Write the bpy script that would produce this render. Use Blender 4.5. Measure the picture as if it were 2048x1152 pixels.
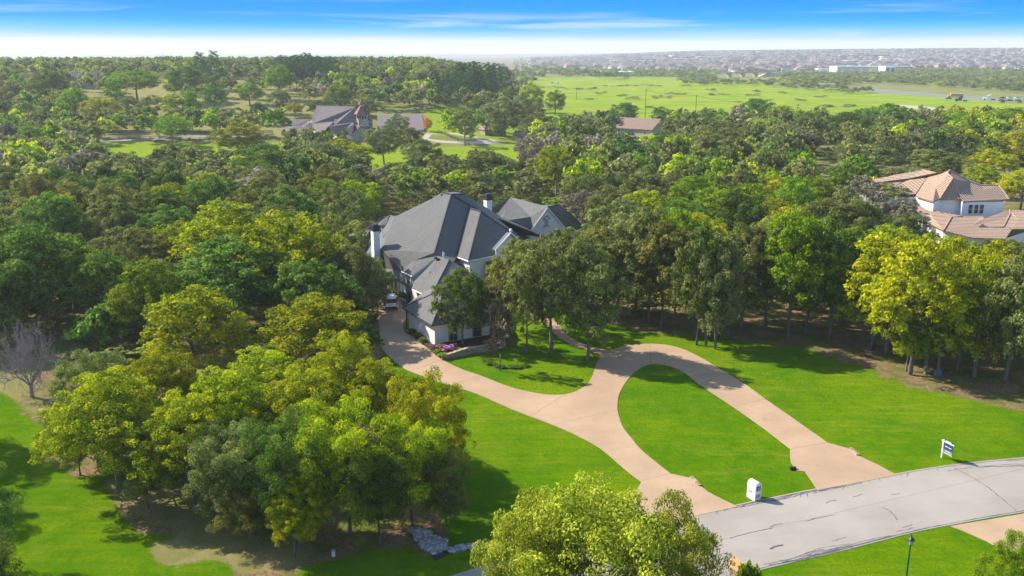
import bpy, bmesh, math, random
import numpy as np
from mathutils import Vector, Matrix
from mathutils.geometry import tessellate_polygon
R = math.radians
S = bpy.context.scene
COL = S.collection
for o in list(bpy.data.objects): bpy.data.objects.remove(o)

# ------------------------------------------------------------------ camera
CAMH = 35.0; FPX = 1820.0; HZ = 104.0            # metres above ground, focal length in photo pixels, horizon row
PITCH = math.atan((576-HZ)/FPX)
cam = bpy.data.cameras.new('camera'); camo = bpy.data.objects.new('camera', cam); COL.objects.link(camo)
camo.location = (0, 0, CAMH); camo.rotation_euler = (math.pi/2-PITCH, 0, 0)
cam.sensor_width = 36; cam.lens = 36*FPX/2048; cam.clip_start = 0.5; cam.clip_end = 40000
S.camera = camo

# ------------------------------------------------------------------ sun and sky
SUN_EL = 38.0; SUN_AZ = (-0.92, 0.39)            # sun stands to the left, a little beyond the scene
sl = bpy.data.lights.new('sun', 'SUN'); so = bpy.data.objects.new('sun', sl); COL.objects.link(so)
sl.energy = 4.4; sl.angle = R(0.5); sl.color = (1.0, 0.93, 0.80)
sd = Vector((SUN_AZ[0]*math.cos(R(SUN_EL)), SUN_AZ[1]*math.cos(R(SUN_EL)), math.sin(R(SUN_EL))))
so.rotation_euler = sd.to_track_quat('Z', 'Y').to_euler()
so.location = (-200, 100, 300)
S.render.engine = 'CYCLES'
S.view_settings.view_transform = 'Standard'; S.view_settings.look = 'None'
S.view_settings.exposure = 1.0; S.view_settings.gamma = 1; S.view_settings.use_curve_mapping = False
S.cycles.max_bounces = 6; S.cycles.diffuse_bounces = 3; S.cycles.transmission_bounces = 4
S.cycles.glossy_bounces = 2; S.cycles.volume_bounces = 1; S.cycles.transparent_max_bounces = 8

class NT:
    """small helper to write node trees"""
    def __init__(s, nt):
        s.nt = nt; nt.nodes.clear()
    def n(s, t, **k):
        nd = s.nt.nodes.new(t)
        ins = k.pop('ins', {})
        for a, b in k.items(): setattr(nd, a, b)
        for a, b in ins.items():
            if isinstance(b, bpy.types.NodeSocket): s.nt.links.new(b, nd.inputs[a])
            else: nd.inputs[a].default_value = b
        return nd
    def math(s, op, a, b=0.0, clamp=False):
        return s.n('ShaderNodeMath', operation=op, use_clamp=clamp, ins={0: a, 1: b}).outputs[0]
    def noise(s, vec, scale, detail=4, rough=0.6, dist=0.0):
        return s.n('ShaderNodeTexNoise', ins={'Vector': vec, 'Scale': scale, 'Detail': detail, 'Roughness': rough, 'Distortion': dist}).outputs['Fac']
    def ramp(s, fac, stops, interp='LINEAR'):
        nd = s.n('ShaderNodeValToRGB', ins={0: fac}); cr = nd.color_ramp; cr.interpolation = interp
        while len(cr.elements) < len(stops): cr.elements.new(0.5)
        for e, (p, c) in zip(cr.elements, stops):
            e.position = p; e.color = (c[0], c[1], c[2], 1) if hasattr(c, '__len__') else (c, c, c, 1)
        return nd.outputs[0]
    def mix(s, f, a, b, mode='MIX'):
        nd = s.n('ShaderNodeMix', data_type='RGBA', blend_type=mode)
        for i, v in ((0, f), (6, a), (7, b)):
            if isinstance(v, bpy.types.NodeSocket): s.nt.links.new(v, nd.inputs[i])
            else: nd.inputs[i].default_value = v if i == 0 else (v[0], v[1], v[2], 1)
        return nd.outputs[2]
    def pos(s): return s.n('ShaderNodeNewGeometry').outputs['Position']
    def scale(s, vec, sc, rot=(0, 0, 0)):
        return s.n('ShaderNodeMapping', ins={'Vector': vec, 'Scale': sc, 'Rotation': rot}).outputs[0]

W = bpy.data.worlds.new('World'); S.world = W; W.use_nodes = True
t = NT(W.node_tree)
sky = t.n('ShaderNodeTexSky', sky_type='NISHITA', sun_disc=False, sun_elevation=R(SUN_EL),
          sun_rotation=math.atan2(SUN_AZ[0], SUN_AZ[1]), altitude=200, air_density=1.0, dust_density=0.6, ozone_density=1.5)
skyc = t.mix(1.0, sky.outputs[0], (0.13, 0.13, 0.13), 'MULTIPLY')
d = t.n('ShaderNodeTexCoord').outputs['Generated']
sx = t.n('ShaderNodeSeparateXYZ', ins={0: d})
el = sx.outputs[2]
# cloud streaks lie in the low sky: long thin cirrus, laid out by direction
st1 = t.noise(t.scale(d, (5, 5, 120), (0, R(2.2), 0)), 1.0, 6, 0.55, 0.5)
st2 = t.noise(t.scale(d, (2.5, 2.5, 40), (0, R(1.0), 0)), 1.3, 5, 0.6, 0.6)
low = t.noise(t.scale(d, (1.6, 1.6, 30)), 1.0, 3, 0.5)
elw = t.math('ADD', el, t.math('MULTIPLY', t.math('SUBTRACT', low, 0.5), 0.022))
ramp = t.ramp(t.math('MULTIPLY', elw, 10.0, True), [
    (0.0, (0.86, 0.92, 1.0)), (0.06, (0.92, 0.95, 1.0)), (0.12, (0.84, 0.92, 1.0)), (0.18, (0.40, 0.72, 1.0)),
    (0.27, (0.11, 0.57, 1.1)), (0.35, (0.01, 0.44, 1.15)), (0.47, (0.0, 0.37, 1.15)), (1.0, (0.0, 0.24, 0.85))])
cl = t.math('MULTIPLY', t.ramp(st1, [(0.46, 0.0), (0.74, 1.0)]), t.ramp(st2, [(0.48, 0.0), (0.62, 1.0)]))
cl = t.math('MULTIPLY', cl, t.ramp(t.math('MULTIPLY', el, 10.0, True), [(0.12, 1.0), (0.30, 0.8), (0.5, 0.3), (1.0, 0.15)]))
lowsky = t.mix(t.math('MULTIPLY', cl, 0.85, True), ramp, (0.93, 0.95, 1.0))
up = t.ramp(el, [(0.07, 0.0), (0.22, 1.0)])
EXPO = 2**-S.view_settings.exposure
lowsky = t.mix(1.0, lowsky, (EXPO, EXPO, EXPO), 'MULTIPLY')
bg = t.n('ShaderNodeBackground', ins={0: t.mix(up, lowsky, skyc), 1: 1.0})
t.nt.links.new(bg.outputs[0], t.n('ShaderNodeOutputWorld').inputs[0])

# ------------------------------------------------------------------ geometry of the place
FW = np.array([0, math.cos(PITCH), -math.sin(PITCH)]); UPV = np.array([0, math.sin(PITCH), math.cos(PITCH)])
CAM = np.array([0, 0, CAMH])
def sstep(a, b, x):
    q = np.clip((x-a)/(b-a), 0, 1); return q*q*(3-2*q)
def ter(x, y):
    """height of the ground: flat round the houses, a wooded rise to the left beyond them, a long slope under the town"""
    yy = np.maximum(y, 1.0); az = x/yy; D = np.hypot(x, y)
    a = 19*sstep(290, 690, D)*sstep(0.03, -0.10, az)*sstep(1600, 900, D)
    b = (30+11*sstep(0.1, 0.5, az))*sstep(1550, 4300, D)*sstep(-0.02, 0.22, az)
    return np.where(y > 50, a+b, 0.0)
def ray(x, y):
    return FW+np.array([1., 0, 0])*(x-1024)/FPX+UPV*(576-y)/FPX
def P(x, y, z=None):
    """point of the place seen at photo pixel (x, y): on the ground, or at height z"""
    r = ray(x, y)
    if z is not None: return CAM+r*(z-CAMH)/r[2]
    q = CAM+r*(-CAMH)/min(r[2], -1e-3)
    if ter(q[0], q[1]) < 0.01 and q[1] < 290: return q
    s_ = 40.0
    while s_ < 9000:
        q = CAM+r*s_
        if q[2] <= ter(q[0], q[1]): return q
        s_ *= 1.002
    return q
def pr(x, y, z):
    dx = x; dy = y; dz = z-CAMH
    w = dy*FW[1]+dz*FW[2]
    return 1024+FPX*dx/w, 576-FPX*(dy*UPV[1]+dz*UPV[2])/w
def hgt(x, yb, yt):
    q = P(x, yb); r = ray(x, yt); return (CAM+r*(q[1]/r[1]))[2]-q[2]
def inpoly(px, py, poly):
    px = np.asarray(px, float); py = np.asarray(py, float); ins = np.zeros(px.shape, bool); n = len(poly)
    for i in range(n):
        x0, y0 = poly[i]; x1, y1 = poly[(i+1) % n]
        if y0 == y1: continue
        c = ((y0 > py) != (y1 > py)) & (px < (x1-x0)*(py-y0)/(y1-y0)+x0); ins ^= c
    return ins
def Q(ox, oy, s):
    return lambda x, y: (ox+x/s, oy+y/s)
def smooth(pts, k=2):
    """round an outline (open) with a Catmull-Rom curve"""
    out = []; n = len(pts)
    for i in range(n-1):
        p0 = np.array(pts[max(i-1, 0)]); p1 = np.array(pts[i]); p2 = np.array(pts[i+1]); p3 = np.array(pts[min(i+2, n-1)])
        for j in range(k):
            q = j/k
            out.append(0.5*((2*p1)+(-p0+p2)*q+(2*p0-5*p1+4*p2-p3)*q*q+(-p0+3*p1-3*p2+p3)*q**3))
    out.append(np.array(pts[-1])); return out

# ------------------------------------------------------------------ object helpers
def tag(o, label=None, cat=None, group=None, kind=None):
    if label: o['label'] = label
    if cat: o['category'] = cat
    if group: o['group'] = group
    if kind: o['kind'] = kind
    return o
def thing(name, loc, label, cat, group=None, rz=0):
    o = bpy.data.objects.new(name, None); o.empty_display_size = 0.3; COL.objects.link(o)
    o.location = loc; o.rotation_euler = (0, 0, rz); return tag(o, label, cat, group)
def origin(p):
    v = Vector((0, 0, 0))
    while p is not None: v = v+p.location; p = p.parent
    return v
def dup(root):
    r = root.copy(); COL.objects.link(r)
    for c in root.children:
        k = c.copy(); COL.objects.link(k); k.parent = r
        for g in c.children:
            h = g.copy(); COL.objects.link(h); h.parent = k
    return r
class MB:
    """collects faces for ONE mesh object"""
    def __init__(s): s.v = []; s.f = []; s.m = []; s.mi = 0
    def add(s, vs, fs):
        b = len(s.v); s.v += [tuple(float(c) for c in p) for p in vs]; s.f += [tuple(b+i for i in f) for f in fs]; s.m += [s.mi]*len(fs); return s
    def poly(s, pts): return s.add(pts, [tuple(range(len(pts)))])
    def box(s, c, size, rz=0, taper=1.0, ax=None):
        hx, hy, hz = size[0]/2, size[1]/2, size[2]/2; ca, sa = math.cos(rz), math.sin(rz); vs = []
        for dz in (-1, 1):
            k = taper if dz > 0 else 1.0
            for dx, dy in ((-1, -1), (1, -1), (1, 1), (-1, 1)):
                x, y = dx*hx*k, dy*hy*k
                vs.append((c[0]+x*ca-y*sa, c[1]+x*sa+y*ca, c[2]+dz*hz))
        return s.add(vs, [(0, 3, 2, 1), (4, 5, 6, 7), (0, 1, 5, 4), (1, 2, 6, 5), (2, 3, 7, 6), (3, 0, 4, 7)])
    def tube(s, pts, rad, n=8, cap=True):
        pts = [Vector(p) for p in pts]; rings = []
        for i, p in enumerate(pts):
            a = pts[max(i-1, 0)]; b = pts[min(i+1, len(pts)-1)]; dr = (b-a)
            if dr.length < 1e-6: dr = Vector((0, 0, 1))
            q = dr.to_track_quat('Z', 'Y'); r = rad[i] if hasattr(rad, '__len__') else rad
            rings.append([p+q@Vector((r*math.cos(2*math.pi*k/n), r*math.sin(2*math.pi*k/n), 0)) for k in range(n)])
        vs = [p for rg in rings for p in rg]
        fs = [(i*n+k, i*n+(k+1) % n, (i+1)*n+(k+1) % n, (i+1)*n+k) for i in range(len(pts)-1) for k in range(n)]
        if cap: fs += [tuple(range(n-1, -1, -1)), tuple((len(pts)-1)*n+k for k in range(n))]
        return s.add(vs, fs)
    def prism(s, pts, z0, z1):
        n = len(pts); vs = [(p[0], p[1], z0) for p in pts]+[(p[0], p[1], z1) for p in pts]
        return s.add(vs, [tuple(range(n-1, -1, -1)), tuple(range(n, 2*n))]+[(i, (i+1) % n, n+(i+1) % n, n+i) for i in range(n)])
    def build(s, name, mat, parent=None, smooth_=False, rel=True):
        me = bpy.data.meshes.new(name); o = origin(parent) if rel else Vector((0, 0, 0))
        me.from_pydata([(v[0]-o.x, v[1]-o.y, v[2]-o.z) for v in s.v], [], s.f)
        for m_ in (mat if isinstance(mat, (list, tuple)) else [mat]): me.materials.append(m_)
        if any(s.m): me.polygons.foreach_set('material_index', s.m)
        if smooth_: me.polygons.foreach_set('use_smooth', [True]*len(me.polygons))
        me.validate(); me.update()
        ob = bpy.data.objects.new(name, me); COL.objects.link(ob)
        if parent is not None: ob.parent = parent
        return ob
def npmesh(name, V, n_per, mat, attrs=None):
    """mesh from numpy quads (n_per consecutive vertices per face); attrs are per-face floats"""
    nf = len(V)//n_per; me = bpy.data.meshes.new(name)
    me.vertices.add(len(V)); me.vertices.foreach_set('co', np.asarray(V, np.float32).ravel())
    me.loops.add(len(V)); me.loops.foreach_set('vertex_index', np.arange(len(V), dtype=np.int32))
    me.polygons.add(nf); me.polygons.foreach_set('loop_start', np.arange(nf, dtype=np.int32)*n_per)
    for k, a in (attrs or {}).items():
        at = me.attributes.new(k, 'FLOAT', 'FACE'); at.data.foreach_set('value', np.asarray(a, np.float32))
    if mat: me.materials.append(mat)
    me.update(calc_edges=True); return me

# ------------------------------------------------------------------ materials
def mat(name):
    m = bpy.data.materials.new(name); m.use_nodes = True; return m, NT(m.node_tree)
def fin(t, col, rough=0.8, bump=None, bs=0.3, bd=0.05, metal=0.0, spec=0.3, **k):
    b = t.n('ShaderNodeBsdfPrincipled', ins={'Roughness': rough, 'Metallic': metal, 'Specular IOR Level': spec})
    if isinstance(col, bpy.types.NodeSocket): t.nt.links.new(col, b.inputs['Base Color'])
    else: b.inputs['Base Color'].default_value = (*col, 1)
    if bump is not None:
        t.nt.links.new(t.n('ShaderNodeBump', ins={'Height': bump, 'Strength': bs, 'Distance': bd}).outputs[0], b.inputs['Normal'])
    t.nt.links.new(b.outputs[0], t.n('ShaderNodeOutputMaterial').inputs[0]); return b
def simple(name, c, rough=0.7, var=0.15, sc=3.0, metal=0.0, spec=0.3, bs=0.15):
    m, t = mat(name); n = t.noise(t.pos(), sc, 5, 0.6)
    c1 = [v*(1-var) for v in c]; c2 = [min(v*(1+var), 1) for v in c]
    fin(t, t.ramp(n, [(0.3, c1), (0.7, c2)]), rough, n, bs, 0.02, metal, spec); return m
M = {}
M['white_paint'] = simple('white_painted_brick', (0.76, 0.75, 0.72), 0.8, 0.06, 1.2)
def brickwall():
    m, t = mat('painted_brick'); p = t.pos()
    z = t.n('ShaderNodeSeparateXYZ', ins={0: p}).outputs[2]
    rows = t.math('FRACT', t.math('MULTIPLY', z, 8.0)); n = t.noise(p, 1.1, 5); n2 = t.noise(p, 14, 2)
    c = t.mix(t.ramp(n, [(0.35, 0), (0.75, 1)]), (0.66, 0.65, 0.61), (0.78, 0.77, 0.74))
    c = t.mix(t.math('MULTIPLY', t.math('GREATER_THAN', rows, 0.86), 0.35), c, (0.5, 0.49, 0.46))
    fin(t, c, 0.85, t.math('ADD', n2, rows), 0.3, 0.02); return m
M['brick'] = brickwall()
def shingle(name, a, b, rowf=4.2, fine=0.5):
    m, t = mat(name); p = t.pos(); z = t.n('ShaderNodeSeparateXYZ', ins={0: p}).outputs[2]
    n = t.noise(p, 0.5, 4); n2 = t.noise(p, 9, 2, 0.7); n3 = t.noise(t.scale(p, (1.3, 1.3, 9)), 2.0, 2)
    rows = t.math('FRACT', t.math('MULTIPLY', z, rowf))
    c = t.mix(t.ramp(n2, [(0.35, 0), (0.65, 1)]), a, b)
    c = t.mix(t.math('MULTIPLY', t.ramp(n3, [(0.4, 0), (0.65, 1)]), 0.5), c, tuple(v*0.72 for v in a))
    c = t.mix(t.math('MULTIPLY', t.math('GREATER_THAN', rows, 0.8), fine), c, tuple(v*0.45 for v in a))
    c = t.mix(t.math('MULTIPLY', t.ramp(n, [(0.3, 0), (0.7, 1)]), 0.22), c, tuple(v*1.25 for v in b))
    fin(t, c, 0.95, t.math('ADD', t.math('MULTIPLY', rows, 0.7), n2), 0.9, 0.06, 0, 0.15); return m
M['roof_grey'] = shingle('grey_shingle', (0.130, 0.128, 0.124), (0.190, 0.187, 0.181), 5.2, 0.5)
M['ridge_cap'] = shingle('ridge_shingle', (0.06, 0.062, 0.07), (0.10, 0.10, 0.11), 6)
M['roof_brown'] = shingle('brown_shingle', (0.150, 0.120, 0.125), (0.215, 0.175, 0.175), 2.2, 0.3)
M['roof_pink'] = shingle('russet_shingle', (0.22, 0.15, 0.12), (0.30, 0.21, 0.17), 2.2, 0.3)
def tile(name, ang):
    m, t = mat(name); p = t.pos(); sp = t.n('ShaderNodeSeparateXYZ', ins={0: t.n('ShaderNodeVectorRotate', ins={0: p, 'Angle': ang}).outputs[0]})
    u = t.math('SINE', t.math('MULTIPLY', sp.outputs[0], 2*math.pi/0.55)); r = t.math('FRACT', t.math('MULTIPLY', sp.outputs[2], 3.6))
    n = t.noise(p, 0.6, 4); n2 = t.noise(p, 5, 3, 0.7)
    c = t.mix(t.ramp(n2, [(0.3, 0), (0.7, 1)]), (0.38, 0.26, 0.18), (0.45, 0.335, 0.25))
    c = t.mix(t.math('MULTIPLY', t.ramp(n, [(0.35, 0), (0.7, 1)]), 0.4), c, (0.42, 0.30, 0.22))
    c = t.mix(t.math('MULTIPLY', t.math('MULTIPLY', t.math('LESS_THAN', u, -0.35), 1.0), 0.6), c, (0.22, 0.12, 0.08))
    c = t.mix(t.math('MULTIPLY', t.math('GREATER_THAN', r, 0.78), 0.6), c, (0.20, 0.12, 0.09))
    fin(t, c, 0.85, t.math('ADD', u, r), 0.8, 0.08); return m
M['tile_front'] = tile('clay_tile_front', R(-5))
M['tile_side'] = tile('clay_tile_side', R(85))
M['tile_cap'] = simple('clay_ridge_tile', (0.36, 0.24, 0.18), 0.9, 0.3, 2)
M['stucco'] = simple('stucco', (0.80, 0.79, 0.80), 0.9, 0.05, 1.0)
M['trim'] = simple('white_trim', (0.78, 0.77, 0.74), 0.6, 0.04)
M['taupe'] = simple('taupe_trim', (0.36, 0.30, 0.23), 0.7, 0.1)
M['dark_metal'] = simple('dark_metal', (0.035, 0.037, 0.042), 0.5, 0.15, 2, 0.3)
M['vent_white'] = simple('vent_white', (0.6, 0.6, 0.6), 0.5, 0.1)
m, t = mat('window_glass'); n = t.noise(t.pos(), 0.9, 2)
fin(t, t.ramp(n, [(0.35, (0.018, 0.022, 0.026)), (0.7, (0.07, 0.07, 0.065))]), 0.08, None, spec=0.6); M['glass'] = m
def stone(name, a, b, c_, sc=2.2):
    m, t = mat(name); p = t.pos(); v = t.n('ShaderNodeTexVoronoi', ins={'Vector': t.scale(p, (1, 1, 1.8)), 'Scale': sc})
    ve = t.n('ShaderNodeTexVoronoi', feature='DISTANCE_TO_EDGE', ins={'Vector': t.scale(p, (1, 1, 1.8)), 'Scale': sc})
    rr = t.n('ShaderNodeSeparateColor', ins={0: v.outputs['Color']}).outputs[0]
    col = t.ramp(rr, [(0, a), (0.5, b), (1, c_)]); e = t.ramp(ve.outputs['Distance'], [(0.02, 1), (0.09, 0)])
    fin(t, t.mix(t.math('MULTIPLY', e, 0.7), col, tuple(x*0.5 for x in a)), 0.9, t.math('SUBTRACT', 1.0, e), 0.6, 0.05); return m
M['stone_tan'] = stone('tan_stone', (0.24, 0.17, 0.11), (0.33, 0.25, 0.17), (0.42, 0.34, 0.25))
M['stone_pale'] = stone('pale_stone', (0.34, 0.29, 0.23), (0.44, 0.38, 0.32), (0.54, 0.49, 0.42), 1.2)
M['stone_river'] = stone('river_stone', (0.22, 0.22, 0.22), (0.36, 0.35, 0.34), (0.52, 0.5, 0.48), 3.0)
m, t = mat('exposed_aggregate'); p = t.pos()
n = t.noise(p, 0.16, 5, 0.6); n2 = t.noise(p, 22, 3, 0.8); n3 = t.noise(t.scale(p, (1, 1, 1)), 1.4, 5, 0.7, 0.5)
c = t.mix(t.ramp(n, [(0.35, 0), (0.65, 1)]), (0.36, 0.245, 0.150), (0.47, 0.325, 0.205))
c = t.mix(t.math('MULTIPLY', t.ramp(n3, [(0.5, 0), (0.75, 1)]), 0.5), c, (0.31, 0.225, 0.155))
c = t.mix(t.ramp(n2, [(0.45, 0), (0.62, 0.4)]), c, (0.30, 0.20, 0.14)); sp_ = t.noise(p, 1.1, 3, 0.5, 1.2); c = t.mix(t.math('MULTIPLY', t.ramp(sp_, [(0.66, 0), (0.76, 1)]), 0.3), c, (0.17, 0.12, 0.09))
fin(t, c, 0.9, n2, 0.25, 0.01); M['aggregate'] = m
m, t = mat('road_concrete'); p = t.pos()
n = t.noise(p, 0.11, 5, 0.6); n2 = t.noise(p, 18, 3, 0.8); n3 = t.noise(t.scale(p, (0.3, 2.0, 1), (0, 0, R(-14))), 0.8, 5, 0.6, 0.4)
c = t.mix(t.ramp(n, [(0.35, 0), (0.65, 1)]), (0.27, 0.235, 0.20), (0.355, 0.315, 0.275))
c = t.mix(t.math('MULTIPLY', t.ramp(n3, [(0.5, 0), (0.72, 1)]), 0.35), c, (0.34, 0.315, 0.29))
st = t.noise(p, 0.9, 3, 0.5, 0.8); c = t.mix(t.math('MULTIPLY', t.ramp(st, [(0.68, 0), (0.80, 1)]), 0.3), c, (0.22, 0.20, 0.18))
c = t.mix(t.ramp(n2, [(0.5, 0), (0.7, 0.3)]), c, (0.3, 0.28, 0.26)); fin(t, c, 0.9, n2, 0.2, 0.01); M['road'] = m
M['tar'] = simple('crack_sealant', (0.11, 0.10, 0.11), 0.6, 0.3, 2)
M['joint'] = simple('slab_joint', (0.24, 0.18, 0.14), 0.9, 0.2, 2)
M['mulch'] = simple('dark_mulch', (0.055, 0.032, 0.024), 0.95, 0.5, 6, bs=0.8)
M['wood_dark'] = simple('dark_fence_wood', (0.05, 0.045, 0.042), 0.85, 0.25, 2)
M['wood_pole'] = simple('pole_wood', (0.13, 0.11, 0.08), 0.9, 0.2, 1)
M['copper'] = simple('red_metal_roof', (0.15, 0.05, 0.045), 0.6, 0.15, 2)
M['asphalt'] = simple('asphalt', (0.19, 0.19, 0.15), 0.9, 0.12, 0.05)
M['gravel'] = simple('pale_gravel', (0.38, 0.34, 0.28), 0.95, 0.15, 0.6)
M['beige'] = simple('beige_wall', (0.50, 0.44, 0.35), 0.9, 0.08, 0.1)
M['greywall'] = simple('grey_wall', (0.30, 0.31, 0.33), 0.9, 0.1, 0.1)
M['white'] = simple('white_body', (0.80, 0.80, 0.80), 0.35, 0.03, 1, 0, 0.5, 0.02)
M['black'] = simple('black_rubber', (0.02, 0.02, 0.02), 0.8, 0.2, 2)
M['chrome'] = simple('light_metal', (0.45, 0.45, 0.46), 0.35, 0.1, 2, 0.8)
M['yellow'] = simple('bus_yellow', (0.72, 0.34, 0.01), 0.45, 0.05, 1)
M['red'] = simple('red_body', (0.5, 0.02, 0.03), 0.4, 0.05, 1)
M['navy'] = simple('dark_blue_body', (0.02, 0.035, 0.07), 0.35, 0.1, 1)
M['blue'] = simple('blue_plastic', (0.03, 0.26, 0.50), 0.5, 0.1, 1)
M['sign_navy'] = simple('sign_navy', (0.025, 0.045, 0.10), 0.5, 0.08, 1)
M['sign_grey'] = simple('sign_grey', (0.20, 0.20, 0.27), 0.5, 0.08, 1)
M['lamp_green'] = simple('green_lamp_paint', (0.012, 0.075, 0.055), 0.4, 0.15, 3, 0.2)
M['lamp_glass'] = simple('frosted_glass', (0.42, 0.46, 0.42), 0.3, 0.1, 5)
M['cedar'] = simple('cedar_shingle', (0.42, 0.22, 0.10), 0.85, 0.3, 7)
M['flower_pink'] = simple('pink_petals', (0.55, 0.13, 0.40), 0.8, 0.3, 14)
M['flower_red'] = simple('maroon_petals', (0.20, 0.03, 0.04), 0.8, 0.4, 14)
M['mud'] = simple('creek_mud', (0.04, 0.035, 0.028), 0.6, 0.3, 2)

# ------------------------------------------------------------------ ground
z1 = Q(0, 560, 1.9457); z3 = Q(1200, 760, 2.4151); z2 = Q(600, 700, 2.5486); z4 = Q(900, 540, 3.2)
LAWN = [
 [(1040, 600), (1150, 622), (1230, 650), (1330, 668), (1450, 676), (1560, 690), (1640, 706), (1720, 735), (1800, 768), (1900, 792), (2200, 850), (2300, 1250), (780, 1250), (790, 1150), (905, 1085), (890, 1040), (840, 1000), (850, 900), (800, 790), (757, 700), (770, 640), (860, 690), (890, 722), (1010, 690), (1000, 620)],
 [(-250, 750), (20, 770), (45, 830), (95, 860), (100, 905), (85, 925), (150, 950), (230, 945), (220, 995), (250, 1040), (300, 1075), (360, 1060), (440, 1090), (460, 1250), (-250, 1300)],
 [(1050, 585), (1090, 590), (1120, 615), (1040, 625)],
 [(620, 1125), (830, 1085), (850, 1260), (480, 1260)], [(380, 1070), (455, 1060), (470, 1180), (380, 1180)],
]
PADDOCK = [
 [(190, 284), (570, 284), (600, 300), (560, 335), (190, 345)], [(650, 283), (800, 296), (1080, 288), (1060, 350), (700, 345)],
 [(850, 215), (1180, 215), (1200, 270), (1060, 285), (850, 268)]]
DRYG = [[(-80, 172), (150, 160), (600, 160), (640, 272), (150, 272), (-80, 245)], [(200, 958), (330, 955), (430, 1010), (410, 1065), (300, 1045), (235, 1010)], [(290, 1085), (420, 1060), (640, 1085), (600, 1135), (480, 1152), (440, 1118), (330, 1140)], [(-40, 742), (60, 750), (110, 800), (100, 850), (30, 800), (-40, 770)]]
MEADOW = [[(1010, 158), (1290, 152), (1500, 163), (1740, 186), (2300, 218), (2300, 240), (1700, 268), (1400, 266), (1290, 250), (1200, 225), (1030, 195)]]
def blurmask(px, py, polys, n=1):
    a = np.zeros(px.shape)
    for pl in polys: a = np.maximum(a, inpoly(px, py, pl))
    return a
nr, nc = 620, 460
ys = np.concatenate([np.linspace(-120, 45, 12, endpoint=False), 45*np.exp(np.linspace(0, math.log(16000/45.), nr))])
us = np.linspace(-1, 1, nc); us = np.sign(us)*np.abs(us)**1.05
Y, U = np.meshgrid(ys, us, indexing='ij'); Wd = 50+0.74*np.maximum(Y, 0); X = U*Wd
Z = ter(X, Y); far = Y > 1
Z = Z-0.0*far
px, py = pr(X, np.maximum(Y, 5), Z)
masks = []
for pl in (LAWN, PADDOCK, DRYG, MEADOW):
    masks.append(np.where(Y > 20, blurmask(px, py, pl), 1.0 if pl is LAWN else 0.0))
V = np.stack([X, Y, Z], -1).reshape(-1, 3)
nR, nC = Y.shape; ii = np.arange(nR*nC).reshape(nR, nC)
F4 = np.stack([ii[:-1, :-1], ii[:-1, 1:], ii[1:, 1:], ii[1:, :-1]], -1).reshape(-1, 4)
me = bpy.data.meshes.new('ground'); me.vertices.add(len(V)); me.vertices.foreach_set('co', V.astype(np.float32).ravel())
me.loops.add(F4.size); me.loops.foreach_set('vertex_index', F4.astype(np.int32).ravel())
me.polygons.add(len(F4)); me.polygons.foreach_set('loop_start', np.arange(len(F4), dtype=np.int32)*4)
me.update(calc_edges=True); me.polygons.foreach_set('use_smooth', [True]*len(F4))
for nm, a in zip(('lawn', 'paddock', 'dryg', 'meadow'), masks):
    # soften the border by a few vertices
    b = a.copy()
    for _ in range(8 if nm != 'meadow' else 3):
        c_ = b.copy(); c_[1:-1, 1:-1] = (b[1:-1, 1:-1]*2+b[:-2, 1:-1]+b[2:, 1:-1]+b[1:-1, :-2]+b[1:-1, 2:])/6; b = c_
    at = me.attributes.new(nm, 'FLOAT', 'POINT'); at.data.foreach_set('value', b.astype(np.float32).ravel())
m, t = mat('ground'); p = t.pos()
def attr(t, n): return t.n('ShaderNodeAttribute', attribute_name=n).outputs['Fac']
nb = t.noise(p, 0.32, 6, 0.72, 0.5); nbig = t.noise(p, 0.035, 4, 0.6); nf = t.noise(p, 3.0, 4, 0.75); nff = t.noise(p, 14.0, 3, 0.8); nm_ = t.noise(p, 0.8, 4, 0.6)
def edge(a, w=1.25): return t.ramp(t.math('ADD', t.math('ADD', a, t.math('MULTIPLY', t.math('SUBTRACT', nf, 0.5), w*0.5)), t.math('MULTIPLY', t.math('SUBTRACT', nb, 0.5), w)), [(0.42, 0), (0.58, 1)])
soil = t.mix(t.ramp(nf, [(0.35, 0), (0.65, 1)]), (0.17, 0.10, 0.055), (0.37, 0.25, 0.15))
soil = t.mix(t.math('MULTIPLY', t.ramp(nff, [(0.5, 0), (0.7, 1)]), 0.5), soil, (0.10, 0.055, 0.03))
soil = t.mix(t.math('MULTIPLY', t.ramp(nb, [(0.44, 0), (0.56, 1)]), 0.8), soil, (0.095, 0.150, 0.015))
ysep = t.n('ShaderNodeSeparateXYZ', ins={0: p}).outputs[1]
farm = t.ramp(t.math('DIVIDE', ysep, 1000.0), [(0.20, 0), (0.33, 1)])
rough_ = t.mix(t.ramp(nbig, [(0.35, 0), (0.65, 1)]), (0.17, 0.19, 0.055), (0.25, 0.235, 0.09))
rough_ = t.mix(t.math('MULTIPLY', t.ramp(nb, [(0.45, 0), (0.65, 1)]), 0.4), rough_, (0.08, 0.12, 0.03))
vfar = t.ramp(t.math('DIVIDE', ysep, 10000.0), [(0.15, 0), (0.22, 1)])
rough_ = t.mix(vfar, rough_, (0.20, 0.17, 0.14))
base = t.mix(farm, soil, rough_)
lawn = t.mix(t.ramp(nm_, [(0.35, 0), (0.7, 1)]), (0.088, 0.198, 0.0008), (0.165, 0.270, 0.0015))
lawn = t.mix(t.math('MULTIPLY', t.ramp(t.noise(p, 0.085, 5, 0.65, 0.4), [(0.44, 0), (0.60, 1)]), 0.85), lawn, (0.240, 0.315, 0.004))
lawn = t.mix(t.math('MULTIPLY', t.ramp(t.noise(t.scale(p, (1, 1, 1), (0, 0, R(35))), 0.42, 6, 0.75, 0.2), [(0.50, 0), (0.64, 1)]), 0.5), lawn, (0.040, 0.150, 0.001))
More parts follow.
